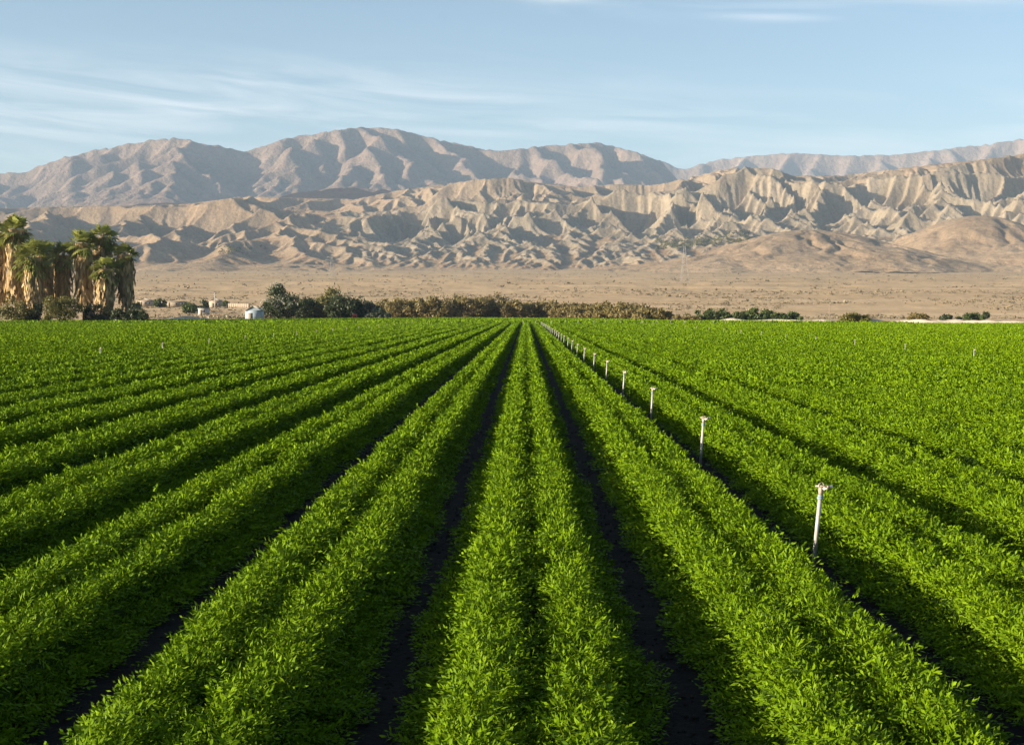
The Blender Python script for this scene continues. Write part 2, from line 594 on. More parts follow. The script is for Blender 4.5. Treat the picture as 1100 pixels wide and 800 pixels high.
# ------------------------------------------------------------------ ground
def ground_mat():
    m, nt, out = new_mat('desert_ground')
    N, L = nt.nodes, nt.links
    geo = N.new('ShaderNodeNewGeometry')

    def noise(scale, detail=6, rough=0.6, vec=None):
        n = N.new('ShaderNodeTexNoise')
        n.inputs['Scale'].default_value = scale
        n.inputs['Detail'].default_value = detail
        n.inputs['Roughness'].default_value = rough
        L.new(vec or geo.outputs['Position'], n.inputs['Vector'])
        return n.outputs['Fac']

    def ramp(fac, stops):
        r = N.new('ShaderNodeValToRGB')
        while len(r.color_ramp.elements) < len(stops):
            r.color_ramp.elements.new(0.5)
        for e, (p, c) in zip(r.color_ramp.elements, stops):
            e.position = p
            e.color = (*c, 1)
        L.new(fac, r.inputs[0])
        return r.outputs[0]

    def mix(fac, a, b, mode='MIX'):
        n = N.new('ShaderNodeMix')
        n.data_type = 'RGBA'
        n.blend_type = mode
        if isinstance(fac, float):
            n.inputs['Factor'].default_value = fac
        else:
            L.new(fac, n.inputs['Factor'])
        for s, v in (('A', a), ('B', b)):
            if isinstance(v, tuple):
                n.inputs[s].default_value = (*v, 1)
            else:
                L.new(v, n.inputs[s])
        return n.outputs['Result']
    # long pale washes running across the fan
    mp = N.new('ShaderNodeMapping')
    mp.inputs['Scale'].default_value = (0.0050, 0.0022, 1)
    mp.inputs['Rotation'].default_value = (0, 0, 0.2)
    L.new(geo.outputs['Position'], mp.inputs['Vector'])
    wash = noise(1.0, 8, 0.65, mp.outputs[0])
    base = ramp(wash, [(0.30, (0.42, 0.285, 0.155)), (0.52, (0.52, 0.365, 0.205)), (0.72, (0.64, 0.475, 0.30))])
    fine = noise(0.22, 8, 0.75)
    base = mix(0.55, base, ramp(fine, [(0.35, (0.55, 0.52, 0.46)), (0.62, (1.0, 1.0, 1.0))]), 'MULTIPLY')
    # damp soil under the crop
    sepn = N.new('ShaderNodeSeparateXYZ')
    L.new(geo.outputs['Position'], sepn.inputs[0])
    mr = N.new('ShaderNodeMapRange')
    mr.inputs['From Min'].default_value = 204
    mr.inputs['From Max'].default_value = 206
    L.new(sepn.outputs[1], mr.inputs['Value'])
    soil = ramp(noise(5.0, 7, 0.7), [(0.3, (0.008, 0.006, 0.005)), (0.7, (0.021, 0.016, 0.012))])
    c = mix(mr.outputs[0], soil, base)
    pr = N.new('ShaderNodeBsdfPrincipled')
    pr.inputs['Roughness'].default_value = 0.95
    pr.inputs['Specular IOR Level'].default_value = 0.1
    L.new(c, pr.inputs['Base Color'])
    bp = N.new('ShaderNodeBump')
    bp.inputs['Strength'].default_value = 0.6
    bp.inputs['Distance'].default_value = 0.25
    L.new(noise(1.2, 8, 0.7), bp.inputs['Height'])
    L.new(bp.outputs[0], pr.inputs['Normal'])
    L.new(pr.outputs[0], out.inputs['Surface'])
    return m


def build_ground():
    ys = np.concatenate([[-60, -20], np.linspace(0, 400, 41), np.linspace(415, 700, 90), np.geomspace(705, 3600, 260), np.linspace(3700, 14020, 25)])
    a = np.concatenate([[-3.0, -1.5], np.linspace(-0.6, 0.6, 330), [1.5, 3.0]])
    yy, aa = np.meshgrid(ys, a, indexing='ij')
    xx = aa * np.maximum(yy, 150.0)
    zz = fan(xx, yy)
    far = np.clip((yy - 430) / 600, 0, 1)
    # low hummocks and shallow washes
    zz = zz + far * (3.2 * fbm(xx / 160, yy / 60, 4, 31) + 0.8 * fbm(xx / 22, yy / 14, 3, 41)) + np.clip((yy - 425) / 40, 0, 1) * 0.5 * fbm(xx / 12, yy / 8, 3, 51)
    zz = zz - 70 * np.clip((yy - 2900) / 500, 0, 1)
    v = np.stack([xx, yy, zz], -1).reshape(-1, 3)
    n, k = yy.shape
    i = np.arange(n - 1)[:, None] * k + np.arange(k - 1)[None]
    f = np.stack([i, i + 1, i + k + 1, i + k], -1).reshape(-1, 4)
    o = mesh_obj('ground', v, f, ground_mat(), smooth=True)
    tag(o, 'pale sandy desert plain rising gently from the green field to the hills', 'ground', kind='structure')
    return o



def build_clods():
    """crumbs of damp soil on the furrow floors near the camera"""
    g = np.random.default_rng(31)
    n = 26000
    y = 2.5 + 26 * g.random(n) ** 1.5
    k = g.integers(-6, 7, n)
    x = X0 + (k + 0.5) * W + g.normal(0, 0.17, n)
    ok = np.abs(x) < y * 0.42 + 1.5
    x, y = x[ok], y[ok]
    n = len(x)
    r = 0.004 + 0.013 * g.random(n) ** 3
    o = np.array([[1, 0, 0], [0, 1, 0], [-1, 0, 0], [0, -1, 0], [0, 0, 1], [0, 0, -0.6]], float)
    v = o[None] * r[:, None, None] * g.uniform(0.6, 1.5, (n, 6, 3)) + np.stack([x, y, r * 0.3], 1)[:, None]
    f = np.array([[0, 1, 4], [1, 2, 4], [2, 3, 4], [3, 0, 4], [1, 0, 5], [2, 1, 5], [3, 2, 5], [0, 3, 5]])
    f = (f[None] + (np.arange(n) * 6)[:, None, None]).reshape(-1, 3)
    ob = mesh_obj('soil_clods', v.reshape(-1, 3), f, M['clod'])
    tag(ob, 'dark crumbs of damp soil on the furrow floors between the beds', 'soil', kind='stuff')


build_ground()
build_clods()
build_field()
# ------------------------------------------------------------------ hills and mountains: shaped by running water
def tps(pts, vals, X, Y, smooth=1e-3):
    pts = np.asarray(pts, float)
    sc = pts.std(0).mean()
    p = pts / sc
    r = np.linalg.norm(p[:, None] - p[None], axis=2)
    K = np.where(r > 0, r * r * np.log(r + 1e-12), 0) + smooth * np.eye(len(p))
    Q = np.hstack([np.ones((len(p), 1)), p])
    A = np.block([[K, Q], [Q.T, np.zeros((3, 3))]])
    w = np.linalg.solve(A, np.concatenate([vals, np.zeros(3)]))
    x, y = X / sc, Y / sc
    out = w[-3] + w[-2] * x + w[-1] * y
    for i in range(len(p)):
        r2 = (x - p[i, 0]) ** 2 + (y - p[i, 1]) ** 2
        out = out + w[i] * 0.5 * r2 * np.log(r2 + 1e-12)
    return out


def resize(a, shape):
    h, w = a.shape
    y, x = np.linspace(0, h - 1, shape[0]), np.linspace(0, w - 1, shape[1])
    yi, xi = np.minimum(y.astype(int), h - 2), np.minimum(x.astype(int), w - 2)
    fy, fx = (y - yi)[:, None], (x - xi)[None]
    r0, r1 = a[yi], a[yi + 1]
    return (r0[:, xi] * (1 - fx) + r0[:, xi + 1] * fx) * (1 - fy) + (r1[:, xi] * (1 - fx) + r1[:, xi + 1] * fx) * fy


def erode(h, dx, K, iters, m=0.5, D=0.0, U=None, slope_max=None, floor=None):
    """stream power incision (implicit, along the steepest descent tree), creep and slumping"""
    ny, nx = h.shape
    N = ny * nx
    idx = np.arange(N).reshape(ny, nx)
    offs = [(-1, -1), (-1, 0), (-1, 1), (0, -1), (0, 1), (1, -1), (1, 0), (1, 1)]
    for it in range(iters):
        if U is not None:
            h = h + U
        hp = np.pad(h, 1, constant_values=1e9)
        best = np.zeros((ny, nx))
        rec = idx.copy()
        dist = np.full((ny, nx), dx)
        low = np.full((ny, nx), 1e9)
        for (j, i) in offs:
            hn = hp[1 + j:1 + j + ny, 1 + i:1 + i + nx]
            d = dx * math.hypot(i, j)
            s = (h - hn) / d
            low = np.minimum(low, hn)
            k = s > best
            best = np.where(k, s, best)
            rec = np.where(k, idx + j * nx + i, rec)
            dist = np.where(k, d, dist)
        pit = best <= 0
        rec[0] = idx[0]                         # the front edge is the base level
        pit[0] = False
        r = rec.ravel()
        lev = (r != np.arange(N)).astype(np.int32)
        rr = r.copy()
        for _ in range(14):
            lev = lev + lev[rr]
            rr = rr[rr]
        order = np.argsort(lev, kind='stable')
        bounds = np.searchsorted(lev[order], np.arange(lev.max() + 2))
        A = np.full(N, dx * dx)
        groups = [order[bounds[i]:bounds[i + 1]] for i in range(len(bounds) - 1)]
        for g in groups[:0:-1]:
            np.add.at(A, r[g], A[g])
        hf = h.ravel().copy()
        F = (K * (A.reshape(ny, nx) ** m) / dist).ravel()
        for g in groups[1:]:
            f = F[g]
            hf[g] = (hf[g] + f * hf[r[g]]) / (1 + f)
        h = hf.reshape(ny, nx)
        h = np.where(pit, low + 0.02, h)
        if np.any(D):
            q = np.pad(h, 1, mode='edge')
            lap = q[:-2, 1:-1] + q[2:, 1:-1] + q[1:-1, :-2] + q[1:-1, 2:] - 4 * h
            h = h + D * lap
        if slope_max is not None:
            q = np.pad(h, 1, mode='edge')
            lo = np.minimum(np.minimum(q[:-2, 1:-1], q[2:, 1:-1]), np.minimum(q[1:-1, :-2], q[1:-1, 2:])) + slope_max * dx
            ld = np.minimum(np.minimum(q[:-2, :-2], q[2:, 2:]), np.minimum(q[2:, :-2], q[:-2, 2:])) + slope_max * dx * 1.414
            h = np.minimum(h, np.minimum(lo, ld))
        if floor is not None:
            h = np.maximum(h, floor)
    return h


def rock_mat(name, smooth_cols, face_cols, scale, scrub=0.25, bump=3.0):
    """earth on the gentle slopes, bare pale sediment on the steep cut faces"""
    m, nt, out = new_mat(name)
    N, L = nt.nodes, nt.links
    geo = N.new('ShaderNodeNewGeometry')
    at = N.new('ShaderNodeAttribute')
    at.attribute_name = 'tone'

    def noise(sc, detail=6, rough=0.6):
        n = N.new('ShaderNodeTexNoise')
        n.inputs['Scale'].default_value = sc
        n.inputs['Detail'].default_value = detail
        n.inputs['Roughness'].default_value = rough
        L.new(geo.outputs['Position'], n.inputs['Vector'])
        return n.outputs['Fac']

    def ramp(fac, c1, c2, p1=0.35, p2=0.65):
        r = N.new('ShaderNodeValToRGB')
        r.color_ramp.elements[0].position = p1
        r.color_ramp.elements[0].color = (*c1, 1)
        r.color_ramp.elements[1].position = p2
        r.color_ramp.elements[1].color = (*c2, 1)
        L.new(fac, r.inputs[0])
        return r.outputs[0]
    n1 = noise(scale)
    a = ramp(n1, *smooth_cols)
    b = ramp(n1, *face_cols)
    mx = N.new('ShaderNodeMix')
    mx.data_type = 'RGBA'
    L.new(at.outputs['Fac'], mx.inputs['Factor'])
    L.new(a, mx.inputs['A'])
    L.new(b, mx.inputs['B'])
    mu = N.new('ShaderNodeMix')
    mu.data_type = 'RGBA'
    mu.blend_type = 'MULTIPLY'
    mu.inputs['Factor'].default_value = scrub
    sd = N.new('ShaderNodeAttribute')
    sd.attribute_name = 'sand'
    ms = N.new('ShaderNodeMix')
    ms.data_type = 'RGBA'
    L.new(sd.outputs['Fac'], ms.inputs['Factor'])
    L.new(mx.outputs['Result'], ms.inputs['A'])
    L.new(ramp(n1, (0.44, 0.305, 0.170), (0.54, 0.385, 0.225)), ms.inputs['B'])  # sand colour, kept pale to make up for the grazing sun
    L.new(ms.outputs['Result'], mu.inputs['A'])
    L.new(ramp(noise(scale * 18, 4, 0.8), (0.45, 0.43, 0.40), (1, 1, 1), 0.38, 0.58), mu.inputs['B'])
    pr = N.new('ShaderNodeBsdfPrincipled')
    pr.inputs['Roughness'].default_value = 0.95
    pr.inputs['Specular IOR Level'].default_value = 0.08
    L.new(mu.outputs['Result'], pr.inputs['Base Color'])
    bp = N.new('ShaderNodeBump')
    bp.inputs['Strength'].default_value = 0.9
    bp.inputs['Distance'].default_value = bump
    L.new(noise(scale * 9, 6, 0.65), bp.inputs['Height'])
    L.new(bp.outputs[0], pr.inputs['Normal'])
    L.new(pr.outputs[0], out.inputs['Surface'])
    return m


def grid_faces(n, k):
    i = np.arange(n - 1)[:, None] * k + np.arange(k - 1)[None]
    return np.stack([i, i + 1, i + k + 1, i + k], -1).reshape(-1, 4)


def match_skyline(X, Y, h, skyline, z0):
    """scale the relief column by column until its crest stands as high over the plain as it should"""
    cols = np.arange(-140, 1250, 3.0)
    want = np.interp(cols, skyline[:, 0], skyline[:, 1])
    k = np.hanning(9)
    for _ in range(3):
        px, py = project(X, Y, h)
        b = np.clip(((px + 140) / 3).astype(int), 0, len(cols) - 1).ravel()
        o = np.lexsort((-py.ravel(), b))        # the last of each column is the highest
        last = np.append(np.nonzero(np.diff(b[o]))[0], len(o) - 1)
        top = o[last]
        c = b[top]
        rise = (py.ravel()[top] - want[c]) / FPX * Y.ravel()[top]
        q = 1 + rise / np.maximum(h.ravel()[top] - z0.ravel()[top], 30)
        q = np.interp(cols, cols[c], q)
        q = np.convolve(np.pad(q, 4, mode='edge'), k / k.sum(), 'valid')
        h = z0 + (h - z0) * np.interp(px, cols, np.clip(q, 0.4, 2.2))
    return h


def build_hills():
    dx = 4.0
    xs, ys = np.arange(-2450, 2455, dx), np.arange(2250, 5650, dx)
    X, Y = np.meshgrid(xs, ys)
    # (column, row, distance) of places on the hills; the heights follow from them
    C = [
        # foot of the hills
        (-150, 296, 2500), (0, 292, 2500), (150, 290, 2500), (300, 292, 2500), (450, 294, 2500), (600, 297, 2500), (750, 303, 2400), (900, 308, 2350), (1050, 306, 2350), (1250, 306, 2350),
        (-150, 282, 2850), (150, 279, 2850), (300, 281, 2850), (420, 290, 2800), (560, 291, 2850), (680, 290, 2850), (760, 285, 2800),
        # left: rolling hills
        (-150, 238, 3500), (0, 244, 3400), (100, 250, 3300), (200, 262, 3150), (280, 268, 3050), (60, 228, 3900), (180, 236, 3700), (150, 222, 4300), (0, 224, 4500), (-150, 222, 4500), (260, 214, 4500), (330, 215, 4400),
        # middle badlands
        (350, 262, 3250), (350, 232, 3700), (430, 268, 3150), (440, 226, 3750), (500, 250, 3350), (520, 222, 3800), (420, 208, 4400), (480, 199, 4600), (540, 194, 4700), (600, 198, 4600), (660, 199, 4500),
        # the high scarp on the right
        (580, 276, 3000), (660, 274, 3000), (720, 266, 3050), (580, 244, 3400), (640, 240, 3420), (580, 214, 3880), (650, 206, 3880), (720, 201, 3880), (800, 195, 3880), (870, 192, 3880), (940, 183, 3900), (1010, 175, 3920), (1060, 171, 3920), (1110, 166, 3920), (1250, 160, 3920),
        (760, 248, 3250), (840, 240, 3250), (920, 234, 3250), (1000, 224, 3280), (1080, 214, 3300), (1250, 205, 3300),
        (860, 256, 3060), (1000, 258, 3060), (1100, 250, 3060),
        (700, 190, 4500), (790, 181, 4500), (830, 184, 4500), (880, 188, 4600), (950, 182, 4600), (1050, 172, 4600), (1150, 166, 4600),
        (-150, 224, 5600), (150, 222, 5600), (450, 205, 5600), (750, 190, 5600), (1000, 186, 5600), (1250, 176, 5600),
    ]
    pts = np.array([P(*c) for c in C])
    shp = (len(ys) // 8, len(xs) // 8)
    Xs, Ys = resize(X, shp), resize(Y, shp)
    base = resize(tps(pts[:, :2], pts[:, 2], Xs, Ys), X.shape)
    plain = fan(X, Y)
    base = base + 55 * fbm(X / 420 + 7, Y / 330, 3, 63) * np.clip((Y - 3350) / 500, 0, 1) * np.clip((560 - (550 + FPX * X / Y)) / 200, 0.25, 1)
    base = np.maximum(base, plain * 0.75)
    px = 550 + FPX * (X * cR + Y * sR) / (Y * cR)
    # where the sediment is soft and bare
    warp_ = 120 * fbm(X / 300, Y / 300, 3, 60)
    soft = np.clip((px - 280) / 200, 0.30, 1) * np.clip((Y - 2780) / 450, 0.0, 1)
    soft *= 1 - 0.6 * np.clip((Y - 4200 + warp_) / 200, 0, 1)
    warp = 160 * fbm(X / 900, Y / 900, 3, 61)
    roll = 22 * fbm(X / 190, Y / 260, 3, 75) * np.clip((Y - 3300) / 500, 0, 1) + 80 * fbm((X + warp) / 520, (Y - warp) / 620, 4, 71) * np.clip((Y - 2700) / 700, 0, 1) * np.clip(1.25 - soft, 0.35, 1)
    # broad ravines and spurs that run down the scarp
    spur = np.abs(perlin((X + warp * 0.9 + 0.25 * (Y - 3000)) / 300, Y / 2400 + 3, 81)) * 2
    ravine = -135 * np.clip(1 - spur * 2.2, 0, 1) * np.clip((Y - 2950) / 350, 0, 1) * np.clip((4250 - Y) / 420, 0, 1) * soft
    rel = np.maximum(base - plain, 0)
    act = 0.12 + 0.88 * soft
    h = plain + rel * (1 - 0.5 * act) + roll + ravine + 9 * fbm(X / 110, Y / 110, 5, 91) * np.clip(rel / 30, 0, 1)
    cap = base + np.maximum(roll, 0) * 1.0 + 25 * fbm(X / 260, Y / 260, 4, 92) * np.clip(rel / 60, 0, 1)
    floor = plain + 1.5 - 5 * np.clip((2850 - Y) / 200, 0, 1) - 30 * np.clip((2600 - Y) / 300, 0, 1) + np.clip(rel - 15, 0, 500) * (0.44 - 0.02 * np.clip((px - 520) / 120, 0, 1) + 0.25 * fbm(X / 240, Y / 400, 3, 94))
    # run the water on ever finer grids
    for f, it in ((4, 30), (2, 26), (1, 26)):
        s = (len(ys) // f, len(xs) // f) if f > 1 else X.shape
        ks = resize(act, s)
        hs = resize(h, s) + resize(fbm(X / 30, Y / 30, 3, 95 + f) * 1.5, s)
        hs = erode(hs, dx * f, 0.20 * ks, it, D=0.015 + 0.10 * (1 - ks), slope_max=0.74, U=resize(rel, s) * 0.020 * np.clip((ks - 0.25) / 0.75, 0, 1), floor=resize(floor, s))
        hs = np.minimum(hs, resize(cap, s))
        h = resize(hs, X.shape) if f > 1 else hs
    # rills
    h = h + 2.6 * fbm(X / 17, Y / 17, 2, 97) * np.clip(act, 0.15, 1) * np.clip(rel / 30, 0, 1)
    h = erode(h, dx, 0.30 * act ** 1.5, 5, D=0.015, slope_max=0.92, floor=floor)
    h = h + np.clip(1 - rel / 60, 0, 1) * np.clip((Y - 2500) / 250, 0, 1) * (9 * fbm(X / 420, Y / 260, 4, 103) + 1.0)
    sky = np.array([(-140, 224), (0, 224), (60, 222), (150, 221), (200, 219), (260, 211), (330, 213), (380, 214), (430, 204), (470, 199), (510, 193), (545, 191), (580, 197), (620, 201), (660, 198), (700, 199), (740, 191), (770, 183), (795, 180), (830, 181), (850, 189), (900, 189), (940, 184), (1000, 177), (1050, 172), (1100, 165), (1250, 158)], float)
    h = match_skyline(X, Y, h, sky, np.minimum(plain, h - 1))
    domes = np.zeros_like(h)
    # the two smooth round hills that stand before the scarp
    for (cx, cyp, d, wx, wy, top) in ((868, 247, 2780, 205, 250, 1), (1050, 232, 2960, 160, 280, 1), (690, 286, 2790, 110, 120, 1), (330, 284, 2900, 150, 150, 1)):
        c = P(cx, cyp, d)
        u, w = (X - c[0]) / wx, (Y - c[1]) / wy
        rr = np.sqrt(u * u + w * w) * (1 + 0.30 * fbm(X / 260, Y / 260, 4, 17))
        pl = fan(c[0], c[1])
        dome = plain + (c[2] - pl) * np.exp(-0.62 * rr ** 1.9) - 5 * np.clip(rr - 1.6, 0, 9)
        gul = np.abs(perlin(np.arctan2(w, u) * 2.6 + 0.9 * fbm(X / 120, Y / 120, 3, 5), rr * 0.9 + cx, 6))
        dome = dome - 13 * np.clip(1 - gul * 3.5, 0, 1) * np.clip(rr * 1.4 - 0.15, 0, 1) * np.exp(-0.5 * rr ** 2) + 1.5 * fbm(X / 40, Y / 40, 3, 3)
        sel = 1 / (1 + np.exp(-(dome - h) / 6))
        h = h * (1 - sel) + dome * sel
        soft = soft * (1 - sel)
        domes = np.maximum(domes, sel)
    rib = 1 - np.abs(fbm(X / 30, Y / 70, 3, 93)) * 2.5
    h = h + 1.6 * rib * np.clip(soft, 0.12, 1) * np.clip((Y - 2820) / 150, 0, 1) + 0.9 * fbm(X / 14, Y / 14, 3, 99)
    gx, gy = np.gradient(h, dx)
    slope = np.hypot(gx, gy)
    tone = np.clip((slope - 0.30) / 0.35, 0, 1) * np.clip(soft * 1.6, 0, 1)
    tone = np.maximum(tone, 0.45 * domes)
    sand = np.clip(1 - (h - plain) / 70, 0, 1) * np.clip(1.3 - slope / 0.28, 0, 1)  # sandy feet, also lightened where flat ground catches little of the low sun
    tone = tone[:-1, :-1].ravel()
    v = np.stack([X, Y, h], -1).reshape(-1, 3)
    mat = rock_mat('hill_earth', ((0.285, 0.180, 0.100), (0.370, 0.243, 0.140)), ((0.270, 0.212, 0.142), (0.350, 0.282, 0.198)), 0.006, 0.40, 6.0)
    o = mesh_obj('hills', v, grid_faces(*X.shape), mat, smooth=True, tone=tone, sand=sand)
    tag(o, 'tan desert hills with deeply gullied pale badland faces', 'hills', kind='structure')
    return X, Y, h


def build_mountains():
    dx = 14.0
    xs, ys = np.arange(-6400, 6401, dx), np.arange(6700, 14000, dx)
    X, Y = np.meshgrid(xs, ys)
    px = 550 + FPX * (X * cR + Y * sR) / (Y * cR)
    near = np.array([(-200, 192), (0, 187), (25, 186), (60, 172), (100, 162), (150, 153), (190, 149), (230, 157), (262, 164), (300, 151), (340, 144), (380, 138), (420, 139), (450, 146), (480, 153), (530, 163), (580, 158), (640, 154), (690, 166), (750, 190), (800, 230), (1300, 250)], float)
    far = np.array([(-200, 230), (500, 215), (700, 186), (740, 180), (770, 172), (800, 169), (850, 165), (900, 168), (960, 167), (1030, 159), (1100, 150), (1300, 140)], float)
    yn = 9300 + 500 * np.sin(X / 1500.0) + 350 * fbm(X / 1600, X * 0, 3, 21)
    yf = 12300 + 300 * np.sin(X / 1900.0 + 1)
    zn = (HOR - np.interp(px, near[:, 0], near[:, 1])) / FPX * yn
    zf = (HOR - np.interp(px, far[:, 0], far[:, 1])) / FPX * yf
    t = (Y - yn)
    hn = zn * np.where(t < 0, np.exp(-(np.abs(t) / 2100) ** 1.25), np.exp(-(np.abs(t) / 1900) ** 1.5))
    t = (Y - yf)
    hf = zf * np.where(t < 0, np.exp(-(np.abs(t) / 1900) ** 1.3), np.exp(-(np.abs(t) / 1800) ** 1.5))
    h = np.maximum(hn, hf) + 150 * fbm(X / 1500, Y / 1500, 5, 33) * np.clip(np.maximum(hn, hf) / 500, 0.2, 1) + 15 * fbm(X / 160, Y / 160, 3, 45)
    mac = np.maximum(hn, hf)
    z0 = 0.50 * (zn * (px < 780) + zf * (px >= 780) * 0.9)
    z0 = np.where(Y > 10800, np.minimum(z0, zf * 0.5), z0)
    z0 = resize(resize(z0, (40, 60)), X.shape)
    relm = np.clip(mac - z0, 0, None)
    U = relm * 0.020
    cap = z0 + relm + 90 * fbm(X / 900, Y / 900, 5, 35)
    floor = z0 + relm * (0.50 + 0.12 * fbm(X / 1200, Y / 1200, 2, 36))
    h = np.minimum(h, cap)
    for f, it in ((4, 26), (2, 22), (1, 20)):
        s = (len(ys) // f, len(xs) // f) if f > 1 else X.shape
        hs = resize(h, s) + resize(12 * fbm(X / 130, Y / 130, 3, 47 + f), s)
        hs = np.minimum(erode(hs, dx * f, 0.16, it, D=0.05, slope_max=0.70, U=resize(U, s), floor=resize(floor, s)), resize(cap, s))
        h = resize(hs, X.shape) if f > 1 else hs
    sky = np.array([(p, min(np.interp(p, near[:, 0], near[:, 1]), np.interp(p, far[:, 0], far[:, 1]))) for p in np.arange(-200, 1300, 5)])
    h = match_skyline(X, Y, h, sky, z0)
    def blur(a):
        a = np.pad(a, 2, mode='edge')
        a = (a[:-4] + 2 * a[1:-3] + 3 * a[2:-2] + 2 * a[3:-1] + a[4:]) / 9
        return (a[:, :-4] + 2 * a[:, 1:-3] + 3 * a[:, 2:-2] + 2 * a[:, 3:-1] + a[:, 4:]) / 9
    soft_h = blur(blur(blur(h)))
    far_w = np.clip((Y - 10600) / 500, 0, 1)
    near_crest = np.clip(1 - np.abs(Y - yn + 100) / 700, 0, 1)
    k = np.clip(0.35 + 0.6 * near_crest + 0.6 * far_w, 0, 1)
    h = h * (1 - k) + soft_h * k
    h = match_skyline(X, Y, h, sky, z0)
    h = h + 6 * fbm(X / 70, Y / 70, 3, 55) + 9 * (1 - 2.2 * np.abs(fbm(X / 170, Y / 260, 4, 57)))
    v = np.stack([X, Y, h], -1).reshape(-1, 3)
    gx, gy = np.gradient(h, dx)
    tone = np.clip((np.hypot(gx, gy) - 0.35) / 0.5, 0, 1)[:-1, :-1].ravel()
    mat = rock_mat('mountain_rock', ((0.175, 0.112, 0.077), (0.225, 0.148, 0.104)), ((0.20, 0.142, 0.104), (0.255, 0.184, 0.138)), 0.0016, 0.35, 38.0)
    o = mesh_obj('mountains', v, grid_faces(*X.shape), mat, smooth=True, tone=tone)
    tag(o, 'distant bare mountain range fading into blue air', 'mountains', kind='structure')


def build_haze():
    b = MB()
    b.box((0, 6990, 879), (19000, 14100, 1762))
    m, nt, out = new_mat('thin_haze')
    vo = nt.nodes.new('ShaderNodeVolumePrincipled')
    vo.inputs['Color'].default_value = (0.58, 0.77, 1.0, 1)
    vo.inputs['Density'].default_value = HAZE
    vo.inputs['Anisotropy'].default_value = 0.0
    nt.links.new(vo.outputs[0], out.inputs['Volume'])
    o = b.build('haze', m)
    tag(o, 'thin pale haze in the desert air before the mountains', 'haze', kind='stuff')


HAZE = 0.50 / 11000
HILLS = build_hills()
build_mountains()
build_haze()

# ------------------------------------------------------------------ sprinkler lines
def make_riser(x, y, lean, tall=0.64, detail=True):
    t = empty('sprinkler_riser', (x, y, 0.0))
    top = np.array([lean[0], lean[1], tall])
    b = MB()
    k = 10 if detail else 6
    b.tube([(0, 0, -0.03), top * 0.5, top * 0.86], 0.0165, k)
    b.build('riser_pipe', M['pipe'], t, smooth=False)
    b = MB()
    b.tube([top * 0.845, top * 0.87], 0.024, k)
    b.tube([top * 0.87, top * 0.90], 0.021, k)
    b.build('coupling', M['blue_tape'], t)
    head = MB()
    head.tube([top * 0.89, top * 0.93, top * 0.97, top * 1.0], [0.014, 0.019, 0.021, 0.014], k)
    # bridge that carries the spring
    head.tube([top * 0.96 + [0.02, 0, 0], top * 1.03 + [0.018, 0, 0], top * 1.06, top * 1.03 - [0.018, 0, 0], top * 0.96 - [0.02, 0, 0]], 0.006, 6)
    h = head.build('sprinkler_head', M['brass'], t)
    nz = MB()
    nz.tube([top * 0.965, top * 0.985 + [0.055, -0.015, 0.006], top * 0.995 + [0.085, -0.02, 0.012]], [0.014, 0.012, 0.009], 8)
    nz.build('nozzle', M['plastic'], h)
    ar = MB()
    ar.tube([top * 1.01 - [0.045, -0.01, 0.004], top * 1.01, top * 1.0 + [0.035, -0.03, 0.0]], [0.009, 0.007, 0.007], 6)
    ar.box(top * 1.0 + [0.047, -0.033, 0.0], (0.022, 0.010, 0.028), 0.4)
    ar.build('swing_arm', M['brass'], h)
    return t


def build_sprinklers():
    xs = X0 + 1.5 * W
    near = 'thin pale sprinkler pipe, {} from the camera in the line right of the central bed'
    proto = None
    y, i = 10.2, 0
    while y < 203:
        lean = (0.055 - 0.01 * (i % 3), 0.01 * ((i * 7) % 3 - 1))
        if i < 3:
            o = make_riser(xs, y, lean)
            proto = o
        else:
            o = copy_tree(proto)
            o.location = (xs + random.uniform(-0.03, 0.03), y, 0)
            o.rotation_euler = (0, 0, random.uniform(-0.3, 0.3))
        if i == 0:
            lab = 'tallest and nearest sprinkler pipe, with a weathered brass head, in the right hand furrow'
        elif i < 12:
            lab = near.format(ORD[i + 1])
        else:
            lab = 'tiny pale sprinkler pipe where the near line dwindles towards the far end of the rows'
        tag(o, lab, 'sprinkler', 'sprinkler pipes standing in the furrows')
        y += 6.66
        i += 1
    for off, ypix, side in ((-9 - 1.5 - 1.0, [(-10, 379), (35, 375), (111, 371), (167, 366), (211, 364), (247, 361), (280, 359), (310, 357.5), (338, 356), (360, 355)], 'left'), (11.5, [(1138, 387), (1080, 383), (1022, 376), (975, 372), (931, 370), (907, 368), (881, 366), (839, 362), (800, 359), (775, 357.5), (752, 356)], 'right')):
        xl = X0 + off * W
        y = 52.0 if side == 'left' else 41.0
        n = 0
        while y < 203:
            o = copy_tree(proto)
            o.location = (xl, y, 0.05)
            o.scale = (0.9, 0.9, 0.86)
            o.rotation_euler = (0, 0, random.uniform(-1, 1))
            tag(o, f'small pale sprinkler pipe poking out of the carrot tops at the {side} of the field', 'sprinkler', 'sprinkler pipes standing in the furrows')
            y += 9.0
            n += 1
    # the header line across the far end of the rows
    for k in range(15):
        px = 560 + k * 15.2 + random.uniform(-2, 2) + (8 if k > 7 else 0)
        p = P(px, 346, 204.6)
        o = copy_tree(proto)
        o.location = (p[0], 204.6 + random.uniform(-0.4, 0.4), 0.0)
        o.scale = (2.6, 2.6, 1.1)
        tag(o, 'stubby pale valve standpipe in the row along the far end of the carrot rows', 'standpipe', 'valve standpipes along the far header line')


